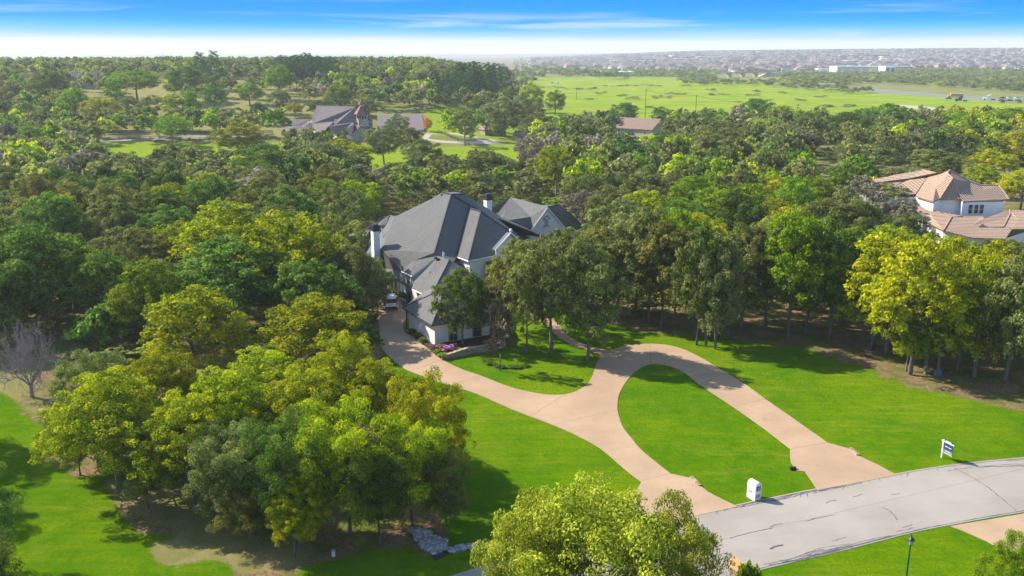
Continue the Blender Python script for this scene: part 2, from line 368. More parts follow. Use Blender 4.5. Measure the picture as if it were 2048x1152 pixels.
lawn = t.mix(t.math('MULTIPLY', t.ramp(nff, [(0.42, 0), (0.60, 1)]), 0.65), lawn, (0.034, 0.105, 0.001))
lawn = t.mix(t.math('MULTIPLY', t.ramp(nf, [(0.45, 0), (0.62, 1)]), 0.55), lawn, (0.055, 0.15, 0.002))
lawn = t.mix(t.math('MULTIPLY', t.ramp(t.noise(t.scale(p, (0.7, 1.6, 1)), 0.17, 6, 0.72, 0.6), [(0.545, 0), (0.67, 1)]), 0.45), lawn, (0.25, 0.25, 0.03))
mow = t.noise(t.scale(p, (0.10, 1.5, 1), (0, 0, R(-8))), 1.0, 4, 0.55)
lawn = t.mix(t.math('MULTIPLY', t.ramp(mow, [(0.44, 0), (0.58, 1)]), 0.40), lawn, (0.060, 0.170, 0.001))
pad = t.mix(t.ramp(nb, [(0.35, 0), (0.65, 1)]), (0.25, 0.31, 0.02), (0.17, 0.26, 0.015))
dry = t.mix(t.ramp(nb, [(0.35, 0), (0.65, 1)]), (0.30, 0.24, 0.12), (0.19, 0.20, 0.05))
wn = t.noise(t.scale(p, (0.5, 1.0, 1)), 0.06, 5, 0.7); wf = t.noise(p, 0.02, 3)
mdw = t.mix(t.ramp(wn, [(0.38, 0), (0.62, 1)]), (0.16, 0.24, 0.018), (0.25, 0.33, 0.026))
mdw = t.mix(t.math('MULTIPLY', t.ramp(nbig, [(0.55, 0), (0.68, 1)]), 0.5), mdw, (0.12, 0.17, 0.025))
mdw = t.mix(t.math('MULTIPLY', t.ramp(wf, [(0.5, 0), (0.7, 1)]), 0.6), mdw, (0.34, 0.33, 0.045))
c = t.mix(edge(attr(t, 'lawn')), base, lawn); c = t.mix(edge(attr(t, 'paddock')), c, pad)
c = t.mix(edge(attr(t, 'dryg')), c, dry); c = t.mix(edge(attr(t, 'meadow'), 0.2), c, mdw)
fin(t, c, 1.0, t.math('ADD', nff, t.math('MULTIPLY', nf, 1.5)), 0.8, 0.14, 0, 0.0)
me.materials.append(m); g = bpy.data.objects.new('ground', me); COL.objects.link(g); g['kind'] = 'structure'

def sheet(name, outer, mat_, top=0.05, holes=(), px_=True, kind='structure', parent=None, extra=None):
    """a slab laid on the ground, its outline given along its real edge"""
    loops = []
    for L in [outer]+list(holes):
        loops.append([Vector(P(x, y)) if px_ else Vector((x, y, 0)) for x, y in L])
    loops = [[Vector((q.x, q.y, float(ter(q.x, q.y)))) for q in L] for L in loops]
    tris = tessellate_polygon([[Vector((q.x, q.y, 0)) for q in L] for L in loops]); flat = [q for L in loops for q in L]
    b = MB(); b.add([(q.x, q.y, q.z+top) for q in flat], [tuple(tr) for tr in tris])
    for L in loops:
        n = len(L); b.add([(q.x, q.y, q.z+top) for q in L]+[(q.x, q.y, q.z-0.05) for q in L], [(i, (i+1) % n, n+(i+1) % n, n+i) for i in range(n)])
    o = b.build(name, mat_, parent, rel=parent is not None)
    bm = bmesh.new(); bm.from_mesh(o.data); bmesh.ops.recalc_face_normals(bm, faces=bm.faces)
    for f in bm.faces:
        if abs(f.normal.z) > 0.9 and f.normal.z < 0: f.normal_flip()
    bm.to_mesh(o.data); bm.free()
    if kind: o['kind'] = kind
    return o
def strip(b, pts, w, z=0.06, px_=True, jit=0.0, rnd=random.Random(5)):
    q = [Vector(P(x, y)) if px_ else Vector((x, y, 0)) for x, y in pts]
    L = []; Rr = []
    for i, c in enumerate(q):
        dr = (q[min(i+1, len(q)-1)]-q[max(i-1, 0)]); dr.z = 0; dr.normalize(); nv = Vector((-dr.y, dr.x, 0))
        ww = w*(1+jit*rnd.uniform(-1, 1))/2*(0.35 if i in (0, len(q)-1) and jit else 1)
        L.append(c+nv*ww+Vector((0, 0, z))); Rr.append(c-nv*ww+Vector((0, 0, z)))
    n = len(q); b.add(L+Rr, [(i, i+1, n+i+1, n+i) for i in range(n-1)])
road_top = [(700, 1228), (800, 1188), (900, 1153), (965, 1133), (1080, 1105), (1200, 1075), (1374, 1033), (1471, 1010), (1633, 977), (1788, 948), (1900, 930), (2048, 915), (2250, 905)]
road_bot = [(2250, 1000), (2048, 1025), (1904, 1050), (1821, 1067), (1676, 1104), (1531, 1138), (1430, 1165), (1250, 1230), (1050, 1310), (850, 1400)]
RT = smooth(road_top, 6); RB = smooth(road_bot, 6)
sheet('road', RT+RB, M['road'], 0.03)
A_left = [(757, 600), (757, 640), (760, 673), (766, 700), (790, 724), (820, 743), (898, 771), (953, 788), (1031, 822), (1102, 849), (1157, 873), (1204, 900), (1247, 937), (1283, 965)]
A_apl = [(1270, 985), (1262, 1010), (1280, 1035), (1300, 1056)]
A_apr = [(1341, 948), (1382, 957), (1399, 971), (1415, 984), (1440, 997), (1475, 1014)]
isl_l = [(1341, 948), (1312, 925), (1283, 901), (1262, 876), (1245, 853), (1236, 825), (1235, 809), (1239, 787), (1256, 759), (1275, 740), (1301, 729), (1337, 732), (1369, 746), (1400, 770), (1431, 791), (1469, 816), (1531, 860), (1581, 899)]
B_apl = [(1580, 904), (1581, 924), (1593, 942), (1610, 944), (1621, 960), (1635, 981)]
B_apr = [(1795, 951), (1755, 930), (1715, 911), (1701, 899), (1655, 886)]
B_right = [(1655, 886), (1614, 857), (1573, 828), (1531, 799), (1490, 769), (1447, 743), (1406, 718), (1369, 700), (1337, 691), (1300, 688), (1256, 691), (1219, 702)]
walk_r = [(1219, 702), (1181, 693), (1150, 681), (1131, 668), (1120, 652), (1103, 638), (1080, 625), (1050, 610)]
walk_l = [(1035, 618), (1070, 638), (1095, 652), (1112, 670), (1141, 689), (1175, 700), (1203, 712)]
isl2 = [(1203, 712), (1192, 731), (1186, 749), (1175, 768), (1156, 781), (1131, 789), (1087, 789), (1025, 776), (962, 752), (924, 739), (884, 720), (858, 700), (826, 674), (806, 660), (812, 630), (800, 600)]
outer = (smooth(A_left, 3)+smooth(A_apl, 2)+[(1372, 1037)]+list(reversed(A_apr[3:]))+list(reversed(A_apr[1:3]))+smooth(isl_l, 4)+B_apl+B_apr[:4]
         +smooth(B_right, 4)+smooth(walk_r, 3)+smooth(walk_l, 3)+smooth(isl2, 4))
drive = sheet('driveway', outer, M['aggregate'], 0.05)
b = MB()
for a, c_ in (((1283, 962), (1341, 948)), ((1581, 899), (1655, 886)), ((1469, 812), (1531, 799)), ((1060, 833), (1131, 789)), ((1185, 750), (1256, 759)),
              ((900, 771), (962, 752)), ((1236, 820), (1110, 850)), ((1301, 729), (1300, 689)), ((1400, 770), (1450, 745)), ((766, 700), (826, 674)), ((820, 743), (884, 720))):
    strip(b, [a, c_], 0.06, 0.054)
o = b.build('slab_joint', M['joint'], drive); 
sheet('neighbour_driveway', [(1900, 1053), (1925, 1062), (1975, 1084), (2010, 1105), (2060, 1140), (2300, 1180), (2300, 1005), (2048, 1028)], M['aggregate'], 0.045)
road = bpy.data.objects['road']
b = MB(); rr = random.Random(3)
def wob(pts, amp, k=9):
    out = []
    for x, y in smooth(pts, k): out.append((x+rr.uniform(-amp, amp), y+rr.uniform(-amp, amp)*0.5))
    return out
strip(b, [(x+2, y+2.5) for x, y in RT if x > 1330], 0.10, 0.036, jit=0.5)
strip(b, [(x, y-3) for x, y in RB if 1400 < x < 2100], 0.09, 0.036, jit=0.5)
for seg in ([(1380, 1034), (1430, 1022), (1475, 1014), (1520, 1004)], [(1480, 1018), (1520, 1008), (1560, 998), (1600, 990), (1650, 981)], [(1570, 1000), (1620, 987), (1680, 973), (1720, 965)],
            [(1640, 980), (1680, 972), (1720, 962), (1780, 952)], [(1900, 940), (1960, 936), (2048, 930)], [(1950, 925), (2000, 919), (2060, 918)],
            [(1530, 1132), (1560, 1124), (1590, 1118), (1620, 1106), (1650, 1098), (1700, 1089)], [(1560, 1128), (1600, 1120), (1640, 1112), (1680, 1100), (1730, 1084), (1790, 1072)],
            [(1600, 1112), (1640, 1106), (1680, 1097), (1710, 1096)], [(1660, 1083), (1700, 1076), (1780, 1068)], [(1790, 1065), (1830, 1056), (1860, 1060)]):
    for k in range(3):
        s_ = [(x+rr.uniform(-8, 8), y+rr.uniform(-3, 3)) for x, y in seg[rr.randint(0, 1):len(seg)-rr.randint(0, 1)]]
        if len(s_) > 1: strip(b, wob(s_, 1.5), 0.035+0.05*rr.random(), 0.036+0.001*k, jit=0.6)
for _ in range(34):
    i = rr.randint(8, len(RT)-14); x, y = RT[i]; x += rr.uniform(-10, 10)
    if x > 1380: strip(b, wob([(x, y+3), (x+rr.uniform(-8, 12), y+rr.uniform(7, 14))], 1.5, 3), 0.05, 0.036, jit=0.5)
for seg in ([(1908, 935), (1960, 965), (1985, 982), (2034, 1024)], [(1764, 1016), (1775, 1020), (1788, 1031), (1795, 1041)], [(1611, 1043), (1640, 1036), (1671, 1030)], [(1540, 1055), (1552, 1050), (1565, 1048)],
            [(1460, 1077), (1500, 1066), (1545, 1057)], [(1653, 1007), (1660, 1003), (1672, 1001)], [(1805, 1056), (1825, 1050)], [(1706, 995), (1725, 989)], [(1780, 905+85), (1800, 988)]):
    strip(b, wob(seg, 1.0), 0.07, 0.037, jit=0.6)
for _ in range(3): strip(b, wob([(1540, 1099), (1553, 1093), (1567, 1090)], 1.5, 3), 0.15, 0.038+0.001*_, jit=0.5)
for k in range(7):    # long panel joints down the middle of the road
    xs = 1400+k*100; strip(b, [(xs, 1090-(xs-1400)*0.235+rr.uniform(-1, 1)), (xs+100, 1090-(xs-1300)*0.235)], 0.018, 0.034)
cs = b.build('crack_sealant', M['tar'], road)

# far roads and pale tracks
def fsheet(name, pts, m_, top=0.05): return sheet(name, pts, m_, top)
fsheet('highway', [(1560, 169), (1740, 177), (1900, 190), (2048, 199), (2300, 216), (2300, 223), (2048, 206), (1900, 197), (1720, 182), (1560, 173)], M['asphalt'], 0.3)
fsheet('gravel_track', [(1800, 210), (1850, 213), (1893, 220), (1888, 226), (1850, 220), (1800, 213)], M['gravel'], 0.15)
fsheet('lane', [(170, 277), (400, 272), (520, 273), (520, 278), (400, 278), (170, 284)], M['gravel'], 0.08)
fsheet('yard_pavement', [(850, 268), (905, 266), (960, 275), (1012, 285), (960, 289), (880, 286), (845, 278)], M['gravel'], 0.08)
fsheet('gravel_path', [(935, 208), (1000, 206), (1010, 211), (935, 213)], M['gravel'], 0.08)
fsheet('path', [(560, 300), (640, 285), (700, 290), (640, 300), (585, 305)], M['gravel'], 0.08)
0 and fsheet('frontage_road', [(1230, 163), (1320, 160), (1440, 154), (1445, 156), (1320, 164), (1235, 167)], M['gravel'], 0.2)

# ------------------------------------------------------------------ buildings
def X3(px_, py_, p0, n):
    """where the sight line of a photo pixel meets the plane through p0 with normal n"""
    r = ray(px_, py_); n = np.array(n, float); return CAM+r*(np.dot(np.array(p0)-CAM, n)/np.dot(r, n))
def roofpiece(name, faces, m_, parent, thick=0.18):
    """roof slopes given as lists of points; they share a thin body with edges"""
    b = MB()
    for f in faces:
        f = [Vector(p) for p in f]; n = len(f)
        nv = Vector((0, 0, 0))
        for i in range(n): a, c_ = f[i], f[(i+1) % n]; nv += Vector(((a.y-c_.y)*(a.z+c_.z), (a.z-c_.z)*(a.x+c_.x), (a.x-c_.x)*(a.y+c_.y)))
        if nv.z < 0: f.reverse()
        dn = Vector((0, 0, -thick))
        cen = sum(f, Vector())/n
        if n > 4: b.add(f+[cen], [(i, (i+1) % n, n) for i in range(n)])
        elif n == 4: b.add(f, [(0, 1, 2), (0, 2, 3)])
        else: b.poly(f)
        b.add(f+[p+dn for p in f], [(i, n+i, n+(i+1) % n, (i+1) % n) for i in range(n)])
        b.poly([p+dn for p in reversed(f)])
    return b.build(name, m_, parent)
def wallstrip(b, pts, z0, tops):
    for i in range(len(pts)-1):
        a, c_ = pts[i], pts[i+1]; b.poly([(a[0], a[1], z0), (c_[0], c_[1], z0), (c_[0], c_[1], tops[i+1]), (a[0], a[1], tops[i])])
def window(parent, c, w, h, nrm, m_frame='taupe', mull=1, rows=2, border=0.14, shut=None):
    """window centred at c on a wall whose outward horizontal normal is nrm"""
    ang = math.atan2(nrm[1], nrm[0])-math.pi/2; tx = (math.cos(ang), math.sin(ang)); nx = (-math.sin(ang)*-1*0+nrm[0], nrm[1])
    L = math.hypot(*nx[:2]); nx = (nx[0]/L, nx[1]/L)
    def at(u, o, z): return (c[0]+tx[0]*u+nx[0]*o, c[1]+tx[1]*u+nx[1]*o, c[2]+z)
    b = MB(); B_ = border
    b.box(at(0, 0.05, h/2+B_/2), (w+2*B_, 0.12, B_), ang); b.box(at(0, 0.07, -h/2-B_/2), (w+2.6*B_, 0.18, B_), ang)
    b.box(at(-w/2-B_/2, 0.05, 0), (B_, 0.12, h), ang); b.box(at(w/2+B_/2, 0.05, 0), (B_, 0.12, h), ang)
    for k in range(1, mull+1): b.box(at(-w/2+w*k/(mull+1), 0.04, 0), (0.06, 0.07, h), ang)
    for k in range(1, rows): b.box(at(0, 0.043, -h/2+h*k/rows), (w, 0.05, 0.05), ang)
    f = b.build('window', M[m_frame], parent)
    g_ = MB().box(at(0, 0.008, 0), (w, 0.04, h), ang).build('pane', M['glass'], f)
    return f
def tubes(b, pts, r): b.tube(pts, r, 6)
HA = P(870, 692); HU = np.array([0.489, -0.872, 0]); HV = np.array([0.872, 0.489, 0])
def H(u, v, z=0.0): return tuple(HA+HU*u+HV*v+np.array([0, 0, z]))
def K(*pts): return [tuple(P(x, y, z)) for x, y, z in pts]
house = thing('grey_roofed_house', tuple(HA), 'large white brick house with steep grey shingle roofs and two white chimneys', 'house')
# --- roof of the main block
R0, R1, R2, R3 = K((884, 385, 14.0), (903, 389, 14.0), (929, 388, 13.9), (912, 384, 13.9))
Mh = P(869.5, 505, 7.0); Nn = P(877, 511, 6.6); F1 = P(824, 551, 4.15); F0 = P(802, 541, 4.15); G1 = P(810, 568, 3.0); G0 = P(752.5, 534, 3.0)
V1 = P(764, 500, 6.2); V2 = P(788, 432, 9.6); V3 = P(805, 439, 9.5); EE = P(1051, 482, 7.1)
side = tuple((np.array(F0)+np.array(H(-23.0, 5.4, 4.1)))/2)
faces = [[R0, R1, Mh, V3], [V3, Mh, V1, V2], [Mh, Nn, F1, F0, V1], [V1, F0, G1, G0]]
roofpiece('left_roof_slope', faces, M['roof_grey'], house)
bay_l = P(913, 512, 6.25); bay_c = P(937, 521, 6.3); bay_r = P(998, 508, 6.3); br0 = P(937, 416, 12.0); br1 = P(962, 424, 11.9)
sil = P(967, 427, 11.2); sil2 = P(991, 444.5, 10.0)
roofpiece('front_roof_slope', [[R1, sil, br1, br0], [R1, br0, bay_l, Mh], [Mh, bay_l, P(905, 530, 5.6), P(899, 520, 6.1), Nn], [br0, br1, bay_c, bay_l],
          [br1, sil, sil2, bay_c], [bay_c, sil2, EE, bay_r], [bay_r, EE, P(1052, 492, 6.4), P(1000, 507, 6.3)]], M['roof_grey'], house)
roofpiece('right_roof_slope', [[R1, R2, P(950, 404, 12.6), sil], [sil, P(950, 404, 12.6), P(990, 433, 10.4), sil2], [sil2, P(990, 433, 10.4), P(1021, 461, 8.4), EE]], M['roof_grey'], house)
back = [H(-46, 6, 3.2), H(-46, 24, 3.2), H(-38, 34, 4.5), H(-27, 33, 5.5)]
roofpiece('back_roof_slope', [[R0, V3, V2, back[0]], [R0, back[0], back[1], R3], [R3, back[1], back[2], R2], [R2, back[2], back[3], P(990, 433, 10.4), P(950, 404, 12.6)], [R0, R3, R2, R1]], M['roof_grey'], house)
for pts in ([R1, Mh], [R1, sil, sil2, EE], [br1, bay_c], [br0, br1], [R0, R1], [R1, R2], [bay_l, br0]):
    MB().tube([(p[0], p[1], p[2]+0.03) for p in pts], 0.13, 5).build('ridge_cap', M['ridge_cap'], house)
# --- back left wing roofs
w1 = [P(781, 430, 9.6), V2, V1, G0, P(729, 507, 3.6), P(741, 475, 6.0), P(741, 459, 7.3), P(755, 452, 8.0), P(773, 449, 8.3)]
roofpiece('wing_roof_dark_slope', [[w1[0], w1[1], w1[2], w1[8]], [w1[8], w1[2], w1[3], w1[4]], [w1[8], w1[4], w1[5], w1[7]], [w1[7], w1[5], w1[6]]], M['roof_grey'], house)
roofpiece('wing_roof_light_slope', [[w1[6], w1[5], w1[4], P(703, 513, 3.6), P(716, 473, 6.0), P(733, 459, 7.2)], K((755, 447, 8.0), (779, 430, 9.6), (773, 449, 8.3), (755, 452, 8.0)),
          [w1[0], P(733, 457, 7.2), P(716, 470, 6.0), H(-52, 0, 3.0), H(-50, 8, 3.0), V2]], M['roof_grey'], house)
# --- middle wing and garage
T0 = P(877.5, 512, 6.6); T1 = P(899, 520, 6.5); E0 = P(824.5, 577, 3.0); E1 = P(844, 586, 3.0)
gp0 = H(-3.6, 3.4, 6.2); gp1 = H(-3.9, 3.9, 6.2); ge = [H(-8.6, -0.55, 2.9), H(0.5, -0.55, 2.9), H(0.5, 8.2, 2.9), H(-8.6, 8.2, 2.9)]
x1 = P(873, 571, 4.2)
roofpiece('middle_roof', [[T0, T1, x1, E1, E0, P(828, 563, 3.6)], [T1, H(-11, 14, 3.0), ge[3], x1], [T0, H(-20, 16, 3.0), H(-11, 14, 3.0), T1], [E1, x1, gp0, ge[0]]], M['roof_grey'], house)
roofpiece('garage_roof', [[ge[0], ge[1], gp0], [ge[1], ge[2], gp1, gp0], [ge[2], ge[3], gp1], [ge[3], ge[0], gp0, gp1]], M['roof_grey'], house)
for pts in ([ge[1], gp0], [ge[0], gp0], [T1, x1]): MB().tube(pts, 0.1, 5).build('ridge_cap', M['ridge_cap'], house)
# --- right wing roofs
g0, g1 = P(1021, 394, 9.5), P(1095, 413.5, 9.5); gl = P(1055.5, 468, 5.0); gr_ = P(1137, 462, 5.0)
gin = P(1061, 433.5, 7.6); gw = P(1002, 442.5, 7.6)
roofpiece('right_wing_light_slope', [[g0, g1, gl, gin], [g0, gin, gw, P(990, 434, 7.8)]], M['roof_grey'], house)
rw2 = P(1118, 409.6, 9.6); rw3 = P(1148, 432, 7.6); rw4 = P(1170, 456, 5.2); rw5 = P(1139, 461.5, 5.0)
roofpiece('right_wing_dark_slope', [[g1, rw2, rw3, rw4, rw5], [gin, gl, P(1040, 471, 4.9), gw]], M['roof_grey'], house)
far1, far2 = H(-62, 36.5, 9.5), H(-50, 52, 5.0)
roofpiece('right_wing_back_slope', [[g0, H(-52, 31, 4.6), H(-64, 44, 4.6), rw2, g1], [rw2, H(-64, 44, 4.6), rw4, rw3]], M['roof_grey'], house)
MB().tube([g1, rw2], 0.11, 5).build('ridge_cap', M['ridge_cap'], house)
# white edge boards along the gutters and rakes
for a, c_ in ((gl, g1), (g1, gr_), (rw5, rw4), (bay_l, bay_c), (bay_c, bay_r), (F0, F1), (F1, Nn), (E0, E1), (P(1040, 471, 4.9), gl), (P(703, 513, 3.6), w1[4])):
    MB().tube([(a[0], a[1], a[2]-0.16), (c_[0], c_[1], c_[2]-0.16)], 0.10, 4).build('fascia_board', M['trim'], house)
# walls
def drop(p, z0=0.0, ins=(0, 0)): return (p[0]+ins[0], p[1]+ins[1])
def hv(u, v): q = H(u, v); return (q[0], q[1])
b = MB()
wallstrip(b, [hv(-31.5, 4.9), hv(-19.9, 4.75)], 0, [3.25, 3.2])
wallstrip(b, [hv(-55, 0.6), hv(-32, 0.6), hv(-31.5, 4.9)], 0, [3.2, 3.2, 3.2])
f0 = np.array(F0)+HV*0.35; f1 = np.array(F1)+HV*0.35-HU*0.3; nn = np.array(Nn)-HU*0.3
wallstrip(b, [f0[:2]-HV[:2]*0.0, f1[:2]], 0, [4.1, 4.0]); b.poly([(f1[0], f1[1], 2.0), (nn[0], nn[1], 2.0), (nn[0], nn[1], 6.4), (f1[0], f1[1], 4.0)])
wallstrip(b, [hv(-19.9, 4.75), f0[:2]], 0, [3.2, 4.0])
e0 = np.array(E0)+HV*0.4; e1 = np.array(E1)+HV*0.4
wallstrip(b, [e0[:2]-HU[:2]*1.0, e1[:2], hv(-8.2, 0.2)], 0, [2.95, 2.95, 2.85])
wallstrip(b, [hv(-8.05, 0), hv(0, 0), hv(0, 7.6), hv(-8.05, 7.6)], 0, [2.85]*4); wallstrip(b, [hv(-8.05, 7.6), hv(-8.05, 0)], 0, [2.85]*2)
bl = np.array(bay_l)+HV*0.45; bc = np.array(bay_c)+HV*0.45-HU*0.45; brr = np.array(bay_r)-HU*0.45
wallstrip(b, [bl[:2]-HU[:2]*1.5, bc[:2], brr[:2]+HV[:2]*2, hv(-16.4, 27.5)], 0, [6.15, 6.15, 6.15, 6.15])
wallstrip(b, [hv(-9, 8), hv(-7, 11.6), hv(-15.6, 13)], 0, [2.9, 2.9, 2.9])
wallstrip(b, [hv(-16.4, 27.5), hv(-28, 29), hv(-30, 33.3)], 0, [6.1, 5, 4.9])
g1w = np.array(g1)-HU*0.35; glw = np.array(gl)-HU*0.35+HV*0.3; grw = np.array(gr_)-HU*0.35-HV*0.3
b.poly([(glw[0], glw[1], 0), (grw[0], grw[1], 0), tuple(grw), (g1w[0], g1w[1], 9.35), tuple(glw)])
r4 = np.array(rw4)-HU*0.4; wallstrip(b, [grw[:2], r4[:2]-HV[:2]*0.4, hv(-60, 44)], 0, [4.9, 5.0, 4.6])
wallstrip(b, [hv(-60, 44), hv(-52, 31.5), hv(-38, 33.6), hv(-46, 24), hv(-46, 6), hv(-50, 8), hv(-52, 0.6)], 0, [4.4, 4.4, 4.4, 3.2, 3.2, 3.0, 3.0])
b.build('wall', M['brick'], house)
# windows
hn = (-HV[0], -HV[1]); hf = (HU[0], HU[1])
for u in (2.7, 6.0): window(house, H(0.0, u-0.2, 1.25), 1.05, 1.75, hf)
c_ = (f0+f1)/2; window(house, (c_[0], c_[1], 3.1), 1.9, 1.25, hn, 'trim', 2, 2)
for u in (-29.5, -26.2, -23.6): window(house, H(u, 4.83, 1.55), 1.5, 2.3, hn, 'taupe', 1, 2)
q = np.array(bc)+HV*3.6; window(house, (q[0], q[1], 4.6), 2.0, 2.2, hf, 'taupe', 1, 2)
q = np.array(bc)+HV*3.6; window(house, (q[0], q[1], 1.6), 2.0, 1.9, hf, 'taupe', 1, 2)
c_ = (e0+e1)/2; window(house, (c_[0], c_[1], 2.0), 1.5, 1.2, hn, 'trim', 1, 2)
for v in (23.5, 26): q = H(-16.38, v, 4.4); window(house, q, 1.3, 2.0, hf, 'taupe', 1, 2)
q = X3(1093, 441, g1w, HU)
arch = MB(); ang = math.atan2(HV[1], HV[0])
for k in range(9):
    a0 = math.pi*k/8; arch.box((q[0]+HV[0]*0.55*math.cos(a0)+HU[0]*0.04, q[1]+HV[1]*0.55*math.cos(a0)+HU[1]*0.04, q[2]+0.2+0.55*math.sin(a0)), (0.24, 0.1, 0.24), ang)
av = arch.build('arched_vent', M['taupe'], house)
MB().box((q[0]+HU[0]*0.04, q[1]+HU[1]*0.04, q[2]-1.0), (1.3, 0.14, 0.16), ang).build('sill', M['taupe'], av)
MB().box((q[0]+HU[0]*0.03, q[1]+HU[1]*0.03, q[2]-0.3), (0.62, 0.07, 1.25), ang).build('louvre', M['greywall'], av)
q = np.array(H(-30.0, 34.6, 2.6)); window(house, (glw[0]+HV[0]*3.2+HU[0]*0.02, glw[1]+HV[1]*3.2+HU[1]*0.02, 3.1), 2.6, 2.4, hf, 'taupe', 1, 2)
# dormer gable with copper cap and ball finial over the entrance
dn = np.array(H(-15.6, 20)); fa = X3(1019, 466, dn, HU); fl = X3(994, 499, dn, HU); fr_ = X3(1040, 491, dn, HU)
bk = -HU*0.8
dg = MB(); dg.poly([(fl[0], fl[1], fl[2]-1.6), (fr_[0], fr_[1], fr_[2]-1.6), tuple(fr_), tuple(fa), tuple(fl)]).build('dormer_wall', M['white_paint'], house)
ap = lambda p, o=0.35: tuple(np.array(p)+HU*o+np.array([0, 0, 0.12]))
roofpiece('dormer_roof', [[ap(fl-HV*0.4), ap(fa), tuple(fa+bk), tuple(fl-HV*0.4+bk)], [ap(fa), ap(fr_+HV*0.4), tuple(fr_+HV*0.4+bk), tuple(fa+bk)]], M['roof_grey'], house)
b = MB(); b.tube([ap(fl-HV*0.4, 0.4), ap(fa, 0.4), ap(fr_+HV*0.4, 0.4)], 0.16, 4); b.tube([ap(fl-HV*0.4, 0.4), (fl[0], fl[1], fl[2]-1.5)], 0.12, 4); b.build('dormer_trim', M['trim'], house)
b = MB()
for k in range(5):
    a0 = -math.pi/2+math.pi*k/4; b.tube([(fa[0]+HU[0]*0.4, fa[1]+HU[1]*0.4, fa[2]+0.5+0.24*math.sin(a0)), (fa[0]+HU[0]*0.4, fa[1]+HU[1]*0.4, fa[2]+0.5+0.24*math.sin(a0)+0.02)], max(0.24*math.cos(a0), 0.03), 10)
b.tube([(fa[0]+HU[0]*0.4, fa[1]+HU[1]*0.4, fa[2]+0.1), (fa[0]+HU[0]*0.4, fa[1]+HU[1]*0.4, fa[2]+0.3), (fa[0]+HU[0]*0.4, fa[1]+HU[1]*0.4, fa[2]+0.5), (fa[0]+HU[0]*0.4, fa[1]+HU[1]*0.4, fa[2]+0.7)], [0.08, 0.2, 0.25, 0.08], 10)
b.build('finial', M['trim'], house, True)
# chimneys
ang = math.atan2(HU[1], HU[0])
for (x, y, zt, zb, lab) in ((749.5, 449, 9.9, 1.0, None), (975.5, 388, 12.6, 7.0, None)):
    q = P(x, y, zt)
    c = MB().box((q[0], q[1], (zt-1.0+zb)/2), (1.15, 0.95, zt-1.0-zb), ang).build('chimney', M['white_paint'], house)
    b = MB(); b.box((q[0], q[1], zt-0.5), (1.25, 1.05, 0.9), ang); b.box((q[0], q[1], zt-0.03), (0.9, 0.75, 0.2), ang); b.build('chimney_cap', M['dark_metal'], c)
# pipes, roof vents, gutters and downspouts
b = MB(); n_ = 0
def onroof(x, y, z): return P(x, y, z)
for x, y, z in ((884, 391, 13.6), (896, 394, 13.5), (826, 488, 7.0), (871, 517, 6.4), (876, 519, 6.3)):
    q = P(x, y, z); MB().box((q[0], q[1], q[2]+0.08), (0.45, 0.35, 0.30), ang, 0.7).build('roof_vent', M['dark_metal'], house)
for x, y, z, h in ((764, 470, 7.4, 1.1), (766, 476, 7.0, 0.5), (832, 511, 5.8, 0.45), (886, 520, 6.1, 1.2), (888.5, 522, 6.1, 1.2), (859, 545, 4.9, 0.35), (883, 522, 6.0, 0.5)):
    q = P(x, y, z); MB().tube([(q[0], q[1], q[2]-0.2), (q[0], q[1], q[2]+h)], 0.09, 7).build('vent_pipe', M['vent_white'], house)
b = MB(); g_a = H(-31.5, 4.4, 2.93); g_b = H(-19.6, 4.3, 2.93)
MB().tube([g_a, g_b], 0.09, 6).build('gutter', M['dark_metal'], house); MB().tube([H(-8.7, -0.65, 2.85), H(0.6, -0.65, 2.85)], 0.09, 6).build('gutter', M['dark_metal'], house)
for q in (H(-19.7, 4.55), H(-8.25, -0.25)): MB().tube([(q[0], q[1], 0.0), (q[0], q[1], 2.85)], 0.06, 6).build('downspout', M['dark_metal'], house)

# ---- tiled roof house on the right
Z6 = Q(1640, 320, 4.799)
def T6(*pts): return [tuple(P(*Z6(x, y), z)) for x, y, z in pts]
tq = P(1880, 470); th = thing('tiled_roof_house', tuple(tq), 'white stucco house with pink clay tile hip roofs behind the yellow trees at right', 'house')
pk = (1245, 95, 11.6); c1, c2 = (1085, 396, 6.6), (1150, 376, 6.6)
roofpiece('upper_roof_side', [T6((1225, 150, 10.8), (1275, 180, 10.4), (1150, 372, 6.8), c1, (915, 347, 6.6), (1030, 170, 9.6)), T6(pk, (1225, 150, 10.8), (1030, 170, 9.6), (1120, 130, 10.4)),
          T6((735, 155, 8.6), (985, 98, 10.0), (1120, 130, 10.4), (1030, 165, 9.6))], M['tile_side'], th)
roofpiece('upper_roof_front', [T6(pk, (1440, 210, 9.3), (1275, 180, 10.4)), T6((1275, 180, 10.4), (1440, 210, 9.3), (1375, 402, 6.5), (1360, 372, 6.8), (1150, 375, 6.7)), T6((1440, 210, 9.3), (1545, 245, 8.6), (1715, 245, 8.6), (1815, 378, 6.5), (1375, 402, 6.5)),
          T6((1030, 165, 9.6), (915, 328, 6.7), (560, 340, 6.5), (700, 145, 8.9), (770, 170, 8.7))], M['tile_front'], th)
